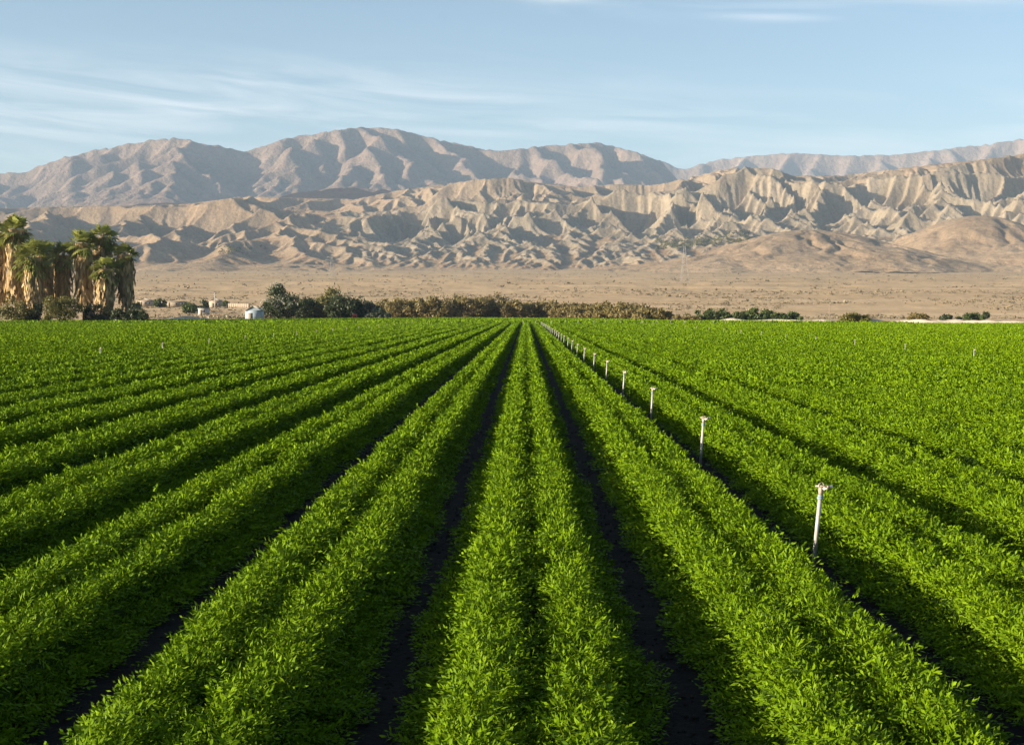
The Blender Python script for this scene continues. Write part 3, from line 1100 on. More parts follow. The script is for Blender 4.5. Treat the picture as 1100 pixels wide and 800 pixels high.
# ------------------------------------------------------------------ plants beyond the field
M['frond'] = leaf_mat('palm_frond', (0.095, 0.115, 0.022), (0.320, 0.335, 0.080), trans=0.3, rough=0.5, spec=0.25, patch=0.15, patch_scale=0.6)
M['skirt'] = leaf_mat('dead_fronds', (0.22, 0.145, 0.070), (0.54, 0.395, 0.205), trans=0.1, rough=0.85, spec=0.1, patch=0.35, patch_scale=0.8)
M['bark'] = rough_mat('bark', (0.09, 0.065, 0.045), (0.20, 0.15, 0.10), 3, 0.9)
LEAF = {
    'olive': leaf_mat('olive_leaf', (0.075, 0.074, 0.018), (0.190, 0.170, 0.045), patch=0.3, patch_scale=0.3),
    'dark': leaf_mat('dark_leaf', (0.028, 0.042, 0.016), (0.070, 0.088, 0.034), patch=0.3, patch_scale=0.3),
    'grey': leaf_mat('grey_green_leaf', (0.055, 0.068, 0.040), (0.110, 0.125, 0.075), patch=0.3, patch_scale=0.3),
    'ochre': leaf_mat('ochre_leaf', (0.105, 0.085, 0.030), (0.225, 0.178, 0.062), patch=0.4, patch_scale=0.2),
    'green': leaf_mat('fresh_leaf', (0.045, 0.070, 0.018), (0.100, 0.130, 0.035), patch=0.3, patch_scale=0.3),
    'plume': leaf_mat('pale_plume', (0.38, 0.36, 0.29), (0.60, 0.57, 0.48), patch=0.1, patch_scale=0.3),
    'scrub': leaf_mat('desert_scrub', (0.140, 0.112, 0.064), (0.230, 0.185, 0.110), trans=0.1, patch=0.3, patch_scale=0.02),
}


def quads(c, ld, wv, l, w):
    return np.stack([c - ld * l, c + wv * w, c + ld * l, c - wv * w], 1).reshape(-1, 3)


def rand_dirs(g, n):
    d = g.normal(size=(n, 3))
    return d / np.linalg.norm(d, axis=1)[:, None]


def shrub(name, base, w, d, h, leaf, label, cat, group=None, n=900, size=0.22, seed=0, stems=5, lean=0.0, plumes=0):
    """a bush of many small leaves spread over uneven lobes, on forking stems"""
    g = np.random.default_rng(seed + 500)
    t = empty(name, base)
    tag(t, label, cat, group)
    nl = 13 + int(7 * min(w / h, 3))
    u = g.uniform(-1, 1, nl)
    cx = u * w * 0.40
    cyy = g.uniform(-1, 1, nl) * d * 0.34
    room = np.sqrt(np.maximum(1 - (u * 0.95) ** 2, 0.06))
    cz = h * np.where(np.arange(nl) % 5 < 2, g.uniform(0.10, 0.24, nl), 0.22 + 0.54 * g.random(nl) * room)
    rad = h * g.uniform(0.20, 0.34, nl) * (0.6 + 0.4 * room)
    n = int(n * 1.7)
    pick = g.integers(0, nl, n)
    dirs = rand_dirs(g, n)
    dirs[:, 2] = np.where(g.random(n) < 0.7, np.abs(dirs[:, 2]), dirs[:, 2])
    r = rad[pick] * np.power(g.random(n), 0.4) * g.uniform(0.8, 1.2, n)
    stretch = np.array([min(max(w / h * 0.55, 0.85), 1.5), min(max(d / h * 0.55, 0.85), 1.5), 1.0])
    c = np.stack([cx[pick], cyy[pick], cz[pick]], 1) + dirs * r[:, None] * stretch
    c[:, 2] = np.maximum(c[:, 2], 0.06 * h + size * 0.3)
    ld = dirs * 0.5 + rand_dirs(g, n) * 0.8 + np.array([0, 0, 0.35])
    ld /= np.linalg.norm(ld, axis=1)[:, None]
    wv = np.cross(ld, rand_dirs(g, n) * 0.7 + dirs)
    wv /= np.linalg.norm(wv, axis=1)[:, None] + 1e-6
    v = quads(c, ld, wv, size * g.uniform(0.6, 1.3, (n, 1)), size * 0.42 * g.uniform(0.6, 1.3, (n, 1)))
    lob = g.normal(0.5, 0.16, nl)
    tone = np.clip(lob[pick] + g.normal(0, 0.16, n), 0, 1)
    mesh_obj('foliage', v, np.arange(len(v)).reshape(-1, 4), LEAF[leaf], t, tone=tone)
    b = MB()
    for k in range(stems):
        j = g.integers(0, nl)
        e = np.array([cx[j], cyy[j], cz[j]])
        s = np.array([cx[j] * 0.35, cyy[j] * 0.35, -0.1])
        m = (s + e) / 2 + g.normal(0, 0.08 * h, 3)
        b.tube([s, m, e], [0.035 * h, 0.022 * h, 0.008 * h], 5, caps=False)
    b.build('stems', M['bark'], t)
    if plumes:
        j = g.integers(0, nl, plumes)
        dd = rand_dirs(g, plumes)
        dd[:, 2] = np.abs(dd[:, 2])
        dd[:, 0] = dd[:, 0] * 0.8 - 0.25
        dd[:, 1] = -np.abs(dd[:, 1]) * 0.8
        cc = np.stack([cx[j], cyy[j], cz[j]], 1) + dd * rad[j][:, None] * stretch * 1.12
        k = 7
        cc = np.repeat(cc, k, 0) + g.normal(0, size * 0.5, (plumes * k, 3))
        ld = rand_dirs(g, plumes * k) + np.array([0, 0, 0.6])
        ld /= np.linalg.norm(ld, axis=1)[:, None]
        wv = np.cross(ld, rand_dirs(g, plumes * k))
        wv /= np.linalg.norm(wv, axis=1)[:, None] + 1e-6
        v = quads(cc, ld, wv, size * 0.55, size * 0.25)
        mesh_obj('blossom', v, np.arange(len(v)).reshape(-1, 4), LEAF['plume'], t, tone=g.random(plumes * k))
    return t


def palm(base, h, crown_r, skirt_top, skirt_bot, r_top, r_bot, label, seed, nf=46, belly=0.0, dark=False, lean=(0, 0)):
    """a desert fan palm: trunk, round crown of fan leaves, thatch of dead fronds hanging below it"""
    g = np.random.default_rng(seed + 900)
    t = empty('palm_tree', base)
    tag(t, label, 'palm tree', 'fan palms standing at the left end of the field')
    ax = lambda z: np.array([lean[0] * (z / h) ** 2, lean[1] * (z / h) ** 2, z])
    b = MB()
    zz = np.linspace(-0.2, h - crown_r * 0.55, 8)
    b.tube([ax(max(z, 0)) if z >= 0 else np.array([0, 0, z]) for z in zz], np.linspace(0.42, 0.26, 8), 10)
    b.build('trunk', M['bark'], t, smooth=True)
    # crown
    hub = ax(h - crown_r * 0.80)
    V, T = [], []
    for i in range(nf):
        az = g.uniform(0, 2 * math.pi)
        el = R(-62) + R(148) * (i / nf) ** 0.9
        out = np.array([math.cos(az) * math.cos(el), math.sin(az) * math.cos(el), math.sin(el)])
        L = crown_r * g.uniform(0.42, 0.66)
        side = np.array([-math.sin(az), math.cos(az), 0.0])
        e = hub + out * L + np.array([0, 0, -0.10 * L])
        w = 0.035
        V.append(np.stack([hub - side * w, hub + side * w, e + side * w * 0.6, e - side * w * 0.6]))
        tone0 = np.clip(0.25 + 0.5 * (i / nf) + g.normal(0, 0.14), 0, 1)
        T.append([tone0])
        fr = crown_r * g.uniform(0.46, 0.64)
        seg = 11
        tilt = g.normal(0, 0.35)
        upv = np.cross(side, out) * math.cos(tilt) + side * math.sin(tilt)
        sd = np.cross(out, upv)
        for s in range(seg):
            a = (s / (seg - 1) - 0.5) * R(215)
            dr = out * math.cos(a) + sd * math.sin(a) + upv * 0.12 * math.cos(a * 1.3)
            dr = dr / np.linalg.norm(dr)
            ll = fr * (0.72 + 0.28 * math.cos(a)) * g.uniform(0.85, 1.1)
            droop = np.array([0, 0, -1.0]) * ll * g.uniform(0.10, 0.34)
            wv = np.cross(dr, upv)
            wv = wv / (np.linalg.norm(wv) + 1e-6) * ll * 0.105
            m = e + dr * ll * 0.55
            V.append(np.stack([e, m + wv, m + dr * ll * 0.02, m - wv]))
            V.append(np.stack([m + wv, e + dr * ll + droop, m - wv, m]))
            T.append([tone0 + 0.05, tone0 - 0.02])
    V = np.concatenate(V)
    f = np.arange(len(V)).reshape(-1, 4)
    mesh_obj('crown', V, f, M['frond'], t, tone=np.clip(np.concatenate(T), 0, 1))
    # thatch
    V, T, F = [], [], None
    skirt_top = h - crown_r * 0.72
    n = int(460 * max(0.6, (skirt_top - skirt_bot) / 8))
    cl_az = g.uniform(0, 2 * math.pi, 14)
    for i in range(n):
        q = g.random()
        z = skirt_bot + (skirt_top - skirt_bot) * q
        rr = r_bot + (r_top - r_bot) * q ** 0.7 * (1 - 0.45 * max(q - 0.75, 0) / 0.25) + belly * math.sin(math.pi * q)
        az = cl_az[g.integers(0, 14)] + g.normal(0, 0.16) if g.random() < 0.7 else g.uniform(0, 2 * math.pi)
        rr *= g.uniform(0.78, 1.08)
        c = ax(z) + np.array([math.cos(az) * rr, math.sin(az) * rr, 0])
        ll = g.uniform(0.9, 2.1)
        side = np.array([-math.sin(az), math.cos(az), 0.0])
        o = np.array([math.cos(az), math.sin(az), 0.0])
        dr = np.array([0, 0, -1.0]) + o * g.normal(0.02, 0.12) + side * g.normal(0, 0.12)
        w = g.uniform(0.10, 0.26)
        side = side + o * g.normal(0, 0.5)
        V.append(np.stack([c + side * w * 0.3, c + dr * ll * 0.6 + side * w, c + dr * ll, c + dr * ll * 0.55 - side * w]))
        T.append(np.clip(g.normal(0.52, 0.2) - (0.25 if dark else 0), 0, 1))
    n0 = len(V) * 4
    # the packed inside of the thatch
    qs = np.linspace(0, 1, 12)
    aa = np.arange(14) / 14 * 2 * math.pi
    ring = []
    for q in qs:
        z = skirt_bot + (skirt_top - skirt_bot) * q - 0.5 * (q == 0)
        rr = (r_bot + (r_top - r_bot) * q ** 0.7 * (1 - 0.45 * max(q - 0.75, 0) / 0.25) + belly * math.sin(math.pi * q)) * 0.80
        wob = 1 + 0.14 * np.sin(aa * 3 + seed) + 0.1 * np.sin(aa * 5 + q * 4)
        ring.append(ax(z) + np.stack([np.cos(aa) * rr * wob, np.sin(aa) * rr * wob, np.zeros(14)], 1))
    ring = np.concatenate(ring)
    F2 = [[n0 + i * 14 + j, n0 + i * 14 + (j + 1) % 14, n0 + (i + 1) * 14 + (j + 1) % 14, n0 + (i + 1) * 14 + j] for i in range(11) for j in range(14)]
    v = np.vstack([np.concatenate(V), ring])
    f = np.vstack([np.arange(n0).reshape(-1, 4), F2])
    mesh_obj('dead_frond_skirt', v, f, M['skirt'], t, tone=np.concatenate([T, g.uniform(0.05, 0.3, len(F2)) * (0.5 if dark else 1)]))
    return t


def ground_at(x, y):
    return float(fan(np.array(x), np.array(y)))


def put(px, Y, z=None):
    p = P(px, 340, Y)
    return np.array([p[0], Y, ground_at(p[0], Y) - 0.05 if z is None else z])


def ztop(py, Y):
    return float(P(0, py, Y)[2])


def build_palms():
    #  px, distance, crown top row, crown radius px, skirt top row, skirt bottom row, half width px top/bottom, ...
    rows = [
        (-2, 246, 237, 19, 256, 322, 12, 10, 0.0, False, 'tall palm cut by the left edge, its pale brown skirt reaching low', 46),
        (17, 243, 232.5, 20, 250, 320, 12, 13, 0.1, False, 'tallest palm at far left, with a full pale brown skirt and round green crown', 56),
        (38, 238, 259, 24, 288, 332, 13, 9, 0.2, False, 'short palm with wide spreading fronds and a golden skirt, in front of the others', 60),
        (50, 252, 260, 17, 280, 325, 11, 9, 0.2, True, 'shaded palm just behind the short wide palm, half hidden by its fronds', 44),
        (68, 248, 262, 17, 278, 322, 10, 8, 0.3, True, 'dark slender palm in the gap between the short wide palm and the double crowned pair', 46),
        (91, 240, 248, 19, 266, 326, 12, 7, 0.1, False, 'palm with a pale streaked narrowing skirt, left one of the close pair', 56),
        (112, 244, 242, 18, 262, 326, 12, 9, 0.2, False, 'highest crowned palm of the close pair, right behind the pale skirted one', 54),
        (113, 238, 276, 18, 296, 330, 12, 8, 0.2, False, 'low palm with dark green crown and orange brown skirt under the close pair', 48),
        (135.5, 241, 262, 16, 280, 324, 12, 5, 0.4, True, 'solitary dark palm at the right end of the grove with a barrel shaped skirt', 46),
    ]
    for i, (px, Y, top, cr, st, sb, wt, wb, belly, dark, lab, nf) in enumerate(rows):
        k = Y / FPX
        b = put(px, Y)
        z = lambda row: ztop(row, Y) - b[2]
        palm(b, z(top), cr * k, z(st), max(z(sb), 0.3), wt * k * 0.86, wb * k * 0.86, lab, i, nf=nf, belly=belly * 3 * k, dark=dark, lean=(0.3 * math.sin(i * 2.1), 0))


def build_shrubs():
    def s(px, Y, wpx, hpx, leaf, label, cat='shrub', group=None, name='shrub', n=900, size=None, depth=0.8, **kw):
        k = Y / FPX
        b = put(px, Y)
        return shrub(name, b, wpx * k, wpx * k * depth, hpx * k * 1.15, leaf, label, cat, group, n=n, size=size or 0.9 * k * 1.6, seed=int(px * 7 + Y), **kw)
    g1 = 'bushes at the feet of the palms'
    s(14, 233, 34, 27, 'olive', 'yellowish bush in low sun at the far left, under the tallest palm', group=g1, n=1500)
    s(36, 236, 22, 22, 'dark', 'dark low bush between the yellowish bush and the big rounded one', group=g1, n=800)
    s(69, 232, 44, 34, 'olive', 'big rounded dark olive bush under the gap in the palm grove', group=g1, n=2400)
    s(100, 234, 26, 20, 'dark', 'dark bush at the foot of the close pair of palms', group=g1, n=900)
    s(118, 235, 20, 17, 'ochre', 'brownish bush at the foot of the low orange skirted palm', group=g1, n=800)
    for i, px in enumerate((128, 141, 153)):
        s(px, 231, 19, 15, 'dark', ['low dark clipped bush just right of the brownish bush', 'low dark clipped bush under the solitary palm', 'low dark bush ending the row at the right of the palms'][i], group=g1, n=1100, depth=0.6)
    # beside the shed
    s(294, 322, 48, 37, 'dark', 'big round dark bush covered in pale blossom beside the small shed', n=4200, size=0.34, plumes=130, name='flowering_shrub')
    g2 = 'dark bushes in the hedge behind the field'
    hedge = [(322, 29, 34, 'dark', 'dark bush next in the hedge to the blossoming one'), (336, 23, 32, 'olive', 'mottled bush between darker ones in the left half of the dark hedge'),
             (351, 33, 36, 'olive', 'tallest olive topped bush near the middle of the dark hedge'), (366, 26, 34, 'dark', 'dark bush just right of the tallest one in the hedge'),
             (381, 22, 32, 'dark', 'dark bush standing behind the red tank'), (395, 18, 32, 'grey', 'greyish bush sloping down beyond the red tank'), (408, 13, 30, 'grey', 'lowest bush at the right end of the dark hedge')]
    for i, (px, hp, wp, lf, lab) in enumerate(hedge):
        s(px, 352 + (i % 3) * 6, wp, hp, lf, lab, group=g2, n=1900, size=0.42)
    g3 = 'ochre thicket along the far edge of the field'
    px = 420.0
    k = 0
    heights = [(410, 21), (460, 22), (500, 24), (545, 22), (580, 18), (620, 17), (660, 19), (705, 13)]
    while px < 712:
        hp = np.interp(px, [q[0] for q in heights], [q[1] for q in heights]) * random.uniform(0.92, 1.08)
        Y = 412 if px < 590 else 412 - (px - 590) * 0.9
        lab = {0: 'ochre bush at the left end of the brown thicket beside the dark hedge'}.get(k, 'ochre brown bush standing in the long thicket along the far field edge')
        if px > 698:
            lab = 'ochre bush at the right end of the long brown thicket, its side in shade'
        s(px, Y + random.uniform(-7, 7), random.uniform(38, 50), hp, 'ochre', lab, group=g3, n=1500, size=0.5)
        px += random.uniform(11, 15)
        k += 1
    s(738, 300, 34, 8, 'ochre', 'low brown bush right of the pale tank, at the field edge', n=700)
    g4 = 'green bushes along the right part of the field edge'
    for i, px in enumerate(range(758, 850, 13)):
        s(px, 330 if i % 2 else 318, 26, random.uniform(9, 12.5), 'green', 'grey green bush in the low clump at the right of the field edge', group=g4, n=800, size=0.42)
    s(918, 236, 34, 11.5, 'olive', 'single rounded bush sitting on the field edge at the right', n=1500)
    s(988, 300, 26, 9, 'ochre', 'straw coloured bush behind the sandy bank at the right', n=700)
    s(1017, 300, 16, 9, 'dark', 'small dark bush between the straw coloured and the long green one', n=500)
    s(1045, 300, 32, 9, 'green', 'long low green bush behind the sandy bank at the far right', n=900)
    s(1059, 420, 6, 9, 'dark', 'tiny lone dark tree beyond the long green bush at the right', 'tree', name='small_tree', n=300)
    # about the far houses
    for px, Y, wp, hp, lf, lab in ((145, 560, 13, 9, 'green', 'green tree by the pale houses, next to the solitary palm'), (172, 600, 14, 9, 'green', 'green tree between the pale house and the long low one'),
                                   (203, 520, 14, 13, 'green', 'bright green tree left of the small white house'), (217, 530, 16, 13, 'dark', 'round dark green tree behind the small white house'), (243, 620, 10, 5, 'green', 'low green bush by the pale wall left of the shed')):
        s(px, Y, wp, hp, lf, lab, 'tree', 'trees about the far houses', 'small_tree', n=700)


def build_scrub():
    g = np.random.default_rng(77)
    n = 17000
    y = np.where(g.random(n) < 0.5, 428 + 500 * g.random(n) ** 1.6, 430 + 2350 * g.random(n))
    px = g.uniform(-100, 1200, n)
    x = (px - VPX) / FPX * y
    keep = fbm(x / 70, y / 160, 4, 66) > -0.05 + 0.25 * (g.random(n) - 0.6)
    x, y = x[keep], y[keep]
    n = len(x)
    r = g.uniform(0.35, 1.05, n) * (1 + 0.7 * (g.random(n) < 0.1)) * np.clip(y / 700, 0.8, 1.6)
    far = np.clip((y - 430) / 600, 0, 1)
    z = fan(x, y) + far * (3.2 * fbm(x / 160, y / 60, 4, 31) + 0.8 * fbm(x / 22, y / 14, 3, 41)) + np.clip((y - 425) / 40, 0, 1) * 0.5 * fbm(x / 12, y / 8, 3, 51)
    k = 9
    c = np.repeat(np.stack([x, y, z], 1), k, 0)
    rr = np.repeat(r, k)
    d = rand_dirs(g, n * k)
    d[:, 2] = np.abs(d[:, 2])
    c = c + d * rr[:, None] * g.uniform(0.3, 1.0, (n * k, 1)) * np.array([1.1, 1.1, 0.8])
    ld = d + rand_dirs(g, n * k) * 0.8
    ld /= np.linalg.norm(ld, axis=1)[:, None]
    wv = np.cross(ld, rand_dirs(g, n * k))
    wv /= np.linalg.norm(wv, axis=1)[:, None] + 1e-6
    v = quads(c, ld, wv, rr[:, None] * 0.5, rr[:, None] * 0.26)
    tone = np.clip(np.repeat(g.normal(0.5, 0.25, n), k) + g.normal(0, 0.1, n * k), 0, 1)
    o = mesh_obj('desert_scrub', v, np.arange(len(v)).reshape(-1, 4), LEAF['scrub'], tone=tone)
    tag(o, 'low dry scrub dotted over the pale desert plain', 'scrub', kind='stuff')
    # the green line of palms and brush in the ravine below the scarp
    X, Y, h = HILLS
    vs, ts = [], []
    px_all, py_all = project(X, Y, h)
    for cx, cy_, wx, wy, cnt in ((755, 259, 50, 6, 420), (735, 263, 30, 4, 160), (262, 268, 26, 4, 120)):
        sel = np.nonzero((np.abs(px_all - cx) < wx) & (np.abs(py_all - (cy_ - (px_all - cx) * 0.10)) < wy) & (Y < 3600))
        if len(sel[0]) == 0:
            continue
        j = g.integers(0, len(sel[0]), cnt)
        p = np.stack([X[sel][j], Y[sel][j], h[sel][j]], 1) + g.normal(0, 2, (cnt, 3)) * [1, 1, 0]
        rr = g.uniform(2.2, 5.0, cnt)
        k = 16
        d = rand_dirs(g, cnt * k)
        R_ = np.repeat(rr, k)[:, None]
        c = np.repeat(p, k, 0) + d * R_ * 0.8 + np.array([0, 0, 1.0]) * R_ * 0.8
        ld = rand_dirs(g, cnt * k)
        wv = np.cross(ld, rand_dirs(g, cnt * k))
        wv /= np.linalg.norm(wv, axis=1)[:, None] + 1e-6
        vs.append(quads(c, ld, wv, R_ * 0.45, R_ * 0.3))
        ts.append(g.random(cnt * k))
    if vs:
        v = np.vstack(vs)
        o = mesh_obj('ravine_brush', v, np.arange(len(v)).reshape(-1, 4), LEAF['olive'], tone=np.concatenate(ts))
        tag(o, 'green line of palms and brush growing in the ravine below the badland scarp', 'brush', kind='stuff')


# ------------------------------------------------------------------ built things beyond the field
M['white_paint'] = rough_mat('white_paint', (0.32, 0.32, 0.31), (0.42, 0.42, 0.41), 1.2, 0.6)
M['shed_paint'] = rough_mat('grey_blue_paint', (0.25, 0.30, 0.33), (0.32, 0.37, 0.40), 1.2, 0.6)
M['stucco'] = rough_mat('pale_stucco', (0.30, 0.24, 0.175), (0.39, 0.32, 0.24), 0.8, 0.9)
M['roof'] = rough_mat('dusty_roof', (0.30, 0.26, 0.22), (0.42, 0.37, 0.31), 1.0, 0.8)
M['dark'] = rough_mat('dark_opening', (0.03, 0.03, 0.035), (0.06, 0.06, 0.06), 3, 0.6)
M['red'] = rough_mat('faded_red_paint', (0.26, 0.035, 0.025), (0.34, 0.06, 0.045), 3, 0.6)
M['wood'] = rough_mat('grey_wood', (0.16, 0.13, 0.10), (0.27, 0.22, 0.17), 4, 0.9)
M['steel'] = rough_mat('pylon_steel', (0.24, 0.23, 0.21), (0.32, 0.31, 0.29), 2, 0.6, metal=0.2)
M['sand'] = rough_mat('bank_sand', (0.36, 0.29, 0.21), (0.52, 0.44, 0.34), 0.8, 0.95, bump=0.6, bump_dist=0.2)
M['stone'] = rough_mat('pale_stone', (0.34, 0.29, 0.23), (0.50, 0.44, 0.36), 2.0, 0.95)


def house(name, px, Y, w, d, h, label, cat='house', roof_h=0.9, wall='stucco', doors=1, windows=2, rz=0.0, group=None, roof='roof'):
    b0 = put(px, Y)
    t = empty(name, b0, rz)
    tag(t, label, cat, group)
    b = MB()
    b.box((0, 0, h / 2), (w, d, h))
    if roof_h:
        b.add([[-w / 2, -d / 2, h], [w / 2, -d / 2, h], [w / 2, d / 2, h], [-w / 2, d / 2, h], [0, -d / 2, h + roof_h], [0, d / 2, h + roof_h]], None, [[0, 1, 4], [2, 3, 5]])
    b.build('wall', M[wall], t)
    b = MB()
    if roof_h:
        o, th = 0.25, 0.09
        for s in (-1, 1):
            e = np.array([s * (w / 2 + o), h - roof_h * o / (w / 2)])
            a = np.array([0, h + roof_h])
            v = [[a[0], -d / 2 - o, a[1] + 0.004], [a[0], d / 2 + o, a[1] + 0.004], [e[0], d / 2 + o, e[1] + 0.004], [e[0], -d / 2 - o, e[1] + 0.004]]
            v += [[q[0], q[1], q[2] + th] for q in v]
            b.add(v, [[0, 1, 2, 3], [4, 7, 6, 5], [0, 3, 7, 4], [1, 5, 6, 2], [2, 6, 7, 3], [0, 4, 5, 1]])
    else:
        b.box((0, 0, h + 0.08), (w + 0.4, d + 0.4, 0.14))
    b.build('roof', M[roof], t)
    for k in range(doors):
        b = MB()
        b.box((-w * 0.18 + k * w * 0.3, -d / 2 - 0.012, 1.0), (0.95, 0.05, 2.0))
        b.build('door', M['wood'], t)
    for k in range(windows):
        b = MB()
        b.box((w * (0.12 + 0.24 * k) if k < 2 else -w * 0.36, -d / 2 - 0.010, min(1.5, h * 0.6)), (1.0, 0.05, 0.9))
        b.build('window', M['dark'], t)
    return t


def pylon(px, Y, h, label):
    b0 = put(px, Y)
    t = empty('power_pylon', b0)
    tag(t, label, 'pylon', 'steel pylons on the desert plain')
    b = MB()
    r = 0.075

    def wid(z):
        return 3.6 * (1 - z / h) ** 1.2 + 0.7
    lv = np.linspace(0, h, 8)
    for sx in (-1, 1):
        for sy in (-1, 1):
            b.tube([(sx * wid(z), sy * wid(z), z) for z in lv], r, 4)
    for a, c in zip(lv[:-1], lv[1:]):
        for (p, q) in (((-1, -1), (1, -1)), ((1, -1), (1, 1)), ((1, 1), (-1, 1)), ((-1, 1), (-1, -1))):
            b.tube([(p[0] * wid(a), p[1] * wid(a), a), (q[0] * wid(c), q[1] * wid(c), c)], r * 0.6, 4)
            b.tube([(q[0] * wid(a), q[1] * wid(a), a), (p[0] * wid(c), p[1] * wid(c), c)], r * 0.6, 4)
    b.build('lattice_mast', M['steel'], t)
    for z, l in ((h * 0.70, 6.5), (h * 0.84, 8.0), (h * 0.97, 6.0)):
        b = MB()
        b.tube([(-l, 0, z), (0, 0, z + 0.9), (l, 0, z)], r, 4)
        b.tube([(-l, 0, z), (0, 0, z - 0.5), (l, 0, z)], r, 4)
        b.build('cross_arm', M['steel'], t)


def build_built():
    house('garden_shed', 273.5, 300, 3.7, 3.0, 2.65, 'small grey blue shed with a gabled roof at the field edge, beside the blossoming bush', 'shed', roof_h=0.85, wall='shed_paint', windows=0, roof='roof')
    g = 'low pale houses beyond the palms'
    house('small_house', 156, 620, 7, 5, 2.7, 'pale low house nearest to the solitary palm', roof_h=0.9, group=g)
    house('small_house', 188, 610, 11, 6, 2.4, 'long low pale house between two groups of trees', roof_h=0, group=g)
    house('small_house', 219, 500, 3.4, 4, 2.5, 'small white house in front of the round dark green tree', roof_h=0, wall='white_paint', group=g, windows=1)
    house('small_house', 232, 600, 5, 5, 3.2, 'pale house with a dark open bay, left of the shed', roof_h=0.8, group=g, windows=2)
    # mast beside that house
    b0 = put(231, 596)
    t = empty('utility_pole', b0)
    tag(t, 'pale short pole with a cross bar by the house left of the shed', 'pole')
    b = MB()
    b.tube([(0, 0, -0.2), (0, 0, 7.0)], 0.16, 8)
    b.build('pole', M['white_paint'], t)
    b = MB()
    b.box((0, 0, 6.4), (1.8, 0.14, 0.14))
    b.build('cross_bar', M['wood'], t)
    # garden wall
    b = MB()
    p, q = put(244, 600), put(268, 590)
    n = 12
    for i in range(n):
        c = p + (q - p) * (i + 0.5) / n
        L = np.linalg.norm(q - p) / n
        b.box((c[0], c[1], c[2] + 1.0), (L - 0.02, 0.2, 2.1))
    o = b.build('garden_wall', M['stucco'])
    tag(o, 'long low pale wall behind the shed', 'wall')
    # pole at the right
    b0 = put(891, 330)
    t = empty('utility_pole', b0)
    tag(t, 'thin brown wooden pole standing left of the single rounded bush', 'pole')
    b = MB()
    b.tube([(0, 0, -0.2), (0.02, 0, ztop(325, 330) - b0[2])], [0.13, 0.09], 8)
    b.build('pole', M['wood'], t)
    b = MB()
    b.box((0, 0, ztop(327, 330) - b0[2]), (1.4, 0.1, 0.1))
    b.build('cross_bar', M['wood'], t)
    # red tank
    b0 = put(381, 330)
    t = empty('fuel_tank', b0)
    tag(t, 'small red tank on legs in front of the dark hedge', 'tank')
    b = MB()
    b.tube([(-0.55, 0, 1.35), (-0.5, 0, 1.35), (0.5, 0, 1.35), (0.55, 0, 1.35)], [0.35, 0.47, 0.47, 0.35], 14)
    b.build('tank', M['red'], t)
    for sx in (-1, 1):
        for sy in (-1, 1):
            b = MB()
            b.tube([(sx * 0.42, sy * 0.32, -0.1), (sx * 0.36, sy * 0.26, 1.05)], 0.05, 6)
            b.build('leg', M['red'], t)
    # pale tank and trailer
    b0 = put(719.5, 330)
    t = empty('water_tank', b0)
    tag(t, 'pale round water tank at the right end of the brown thicket', 'tank')
    b = MB()
    b.tube([(0, 0, 0), (0, 0, 1.7), (0, 0, 2.0), (0, 0, 2.15)], [0.62, 0.62, 0.45, 0.16], 18)
    b.build('tank', M['shed_paint'], t, smooth=False)
    b = MB()
    b.tube([(0, 0, 2.14), (0, 0, 2.26)], 0.18, 10)
    b.build('lid', M['dark'], t)
    b0 = put(713.2, 332)
    t = empty('pump_box', b0)
    tag(t, 'small pale pump box just left of the round water tank', 'box')
    b = MB()
    b.box((0, 0, 0.75), (0.8, 0.8, 1.5))
    b.build('cabinet', M['stucco'], t)
    b = MB()
    b.box((0, -0.41, 0.8), (0.6, 0.03, 1.1))
    b.build('door', M['wood'], t)
    # concrete standpipe at the palms
    b0 = put(125, 229)
    t = empty('concrete_standpipe', b0)
    tag(t, 'pale concrete standpipe on the bank under the low palm', 'standpipe')
    b = MB()
    b.tube([(0, 0, 0), (0, 0, 0.85)], 0.24, 14)
    b.build('pipe', M['stone'], t)
    b = MB()
    b.tube([(0, 0, 0.85), (0, 0, 1.25)], 0.05, 8)
    b.box((0, 0, 1.25), (0.36, 0.06, 0.05))
    b.build('valve', M['dark'], t)
    pylon(357, 1500, 27, 'faint steel lattice pylon on the plain above the tallest bush of the hedge')
    pylon(735, 1250, 36, 'faint steel lattice pylon on the plain above the pale water tank')
    # white pipes lying in the far crop
    for px, py, Y, L, lab in ((843, 349.5, 178, 3.0, 'short white pipe lying in the far green crop, below the green bushes'), (1030, 353, 152, 2.4, 'short white pipe lying in the far green crop near the right edge')):
        p = P(px, py, Y)
        b = MB()
        b.tube([p + [-L / 2, 0, 0], p + [L / 2, 0.4, -0.08]], 0.09, 8)
        o = b.build('white_pipe', M['white_paint'])
        tag(o, lab, 'pipe')


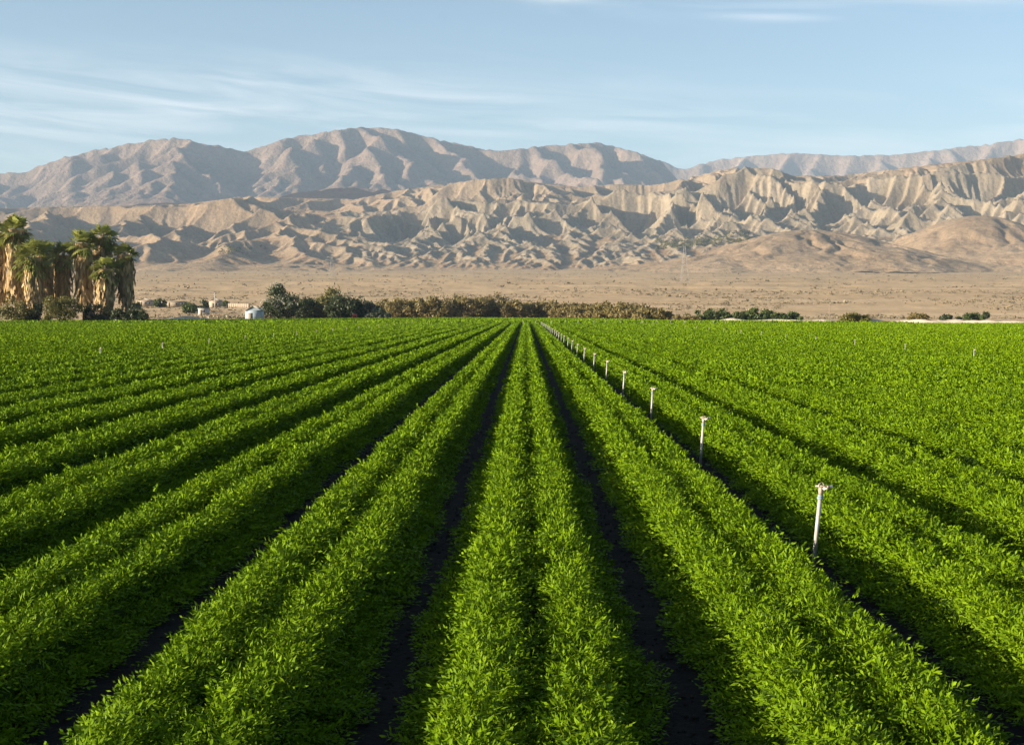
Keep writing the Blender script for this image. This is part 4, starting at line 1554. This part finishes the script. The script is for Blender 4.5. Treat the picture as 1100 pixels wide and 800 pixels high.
def bank(px0, px1, Y0, Y1, h, wd, label, seed, mat='sand'):
    """a long uneven bank of sand"""
    n, k = 90, 11
    s, q = np.linspace(0, 1, n), np.linspace(-1, 1, k)
    ss, qq = np.meshgrid(s, q, indexing='ij')
    px = px0 + (px1 - px0) * ss
    yc = Y0 + (Y1 - Y0) * ss
    x = (px - VPX) / FPX * yc
    lump = 0.75 + 0.8 * fbm(x / 5, qq * 1.5 + seed, 4, 23 + seed)
    z = np.maximum(h * np.cos(qq * math.pi / 2) * np.clip(lump, 0.1, 2) * np.clip(np.minimum(ss, 1 - ss) * 12, 0, 1), 0) - 0.04
    y = yc + qq * wd + 0.8 * fbm(x / 7, x * 0, 2, 3)
    v = np.stack([x, y, z + fan(x, y)], -1).reshape(-1, 3)
    o = mesh_obj('sandy_bank', v, grid_faces(n, k), M[mat], smooth=True)
    tag(o, label, 'bank', kind='structure')


def build_banks():
    bank(-60, 118, 227.5, 228.5, 0.55, 1.6, 'pale sandy bank along the field edge below the palms', 1)
    bank(150, 268, 262, 300, 1.1, 4.0, 'sandy bank with dark hollows between the palms and the shed', 2)
    bank(296, 372, 330, 338, 0.55, 2.5, 'pale sandy bank in front of the dark hedge', 3)
    bank(735, 1240, 262, 205, 0.85, 3.0, 'pale sandy bank along the right part of the field edge', 4)
    g = np.random.default_rng(4)
    for i in range(16):
        px = g.uniform(2, 118) if i < 10 else g.uniform(155, 260)
        Y = 227 if i < 10 else 268 + (px - 155) * 0.3
        p = put(px, Y)
        r = g.uniform(0.18, 0.42)
        b = MB()
        th, ph = np.meshgrid(np.linspace(0, math.pi, 7), np.arange(9) / 9 * 2 * math.pi, indexing='ij')
        d = np.stack([np.sin(th) * np.cos(ph), np.sin(th) * np.sin(ph), np.cos(th)], -1)
        rr = r * (1 + 0.5 * perlin(d[..., 0] * 1.7 + i * 3.3, d[..., 1] * 1.7 + d[..., 2] * 1.3, 4))
        v = (d * rr[..., None] * [1.4, 1.0, 0.75]).reshape(-1, 3) + p + [0, 0, r * 0.3 + 0.1]
        f = [[a * 9 + c, a * 9 + (c + 1) % 9, (a + 1) * 9 + (c + 1) % 9, (a + 1) * 9 + c] for a in range(6) for c in range(9)]
        b.add(v, f)
        o = b.build('rock', M['stone'])
        tag(o, 'pale rock on the bank below the palms' if i < 10 else 'pale rock on the bank between the palms and the shed', 'rock', 'pale rocks on the banks')


build_sprinklers()
build_palms()
build_shrubs()
build_built()
build_banks()
build_scrub()
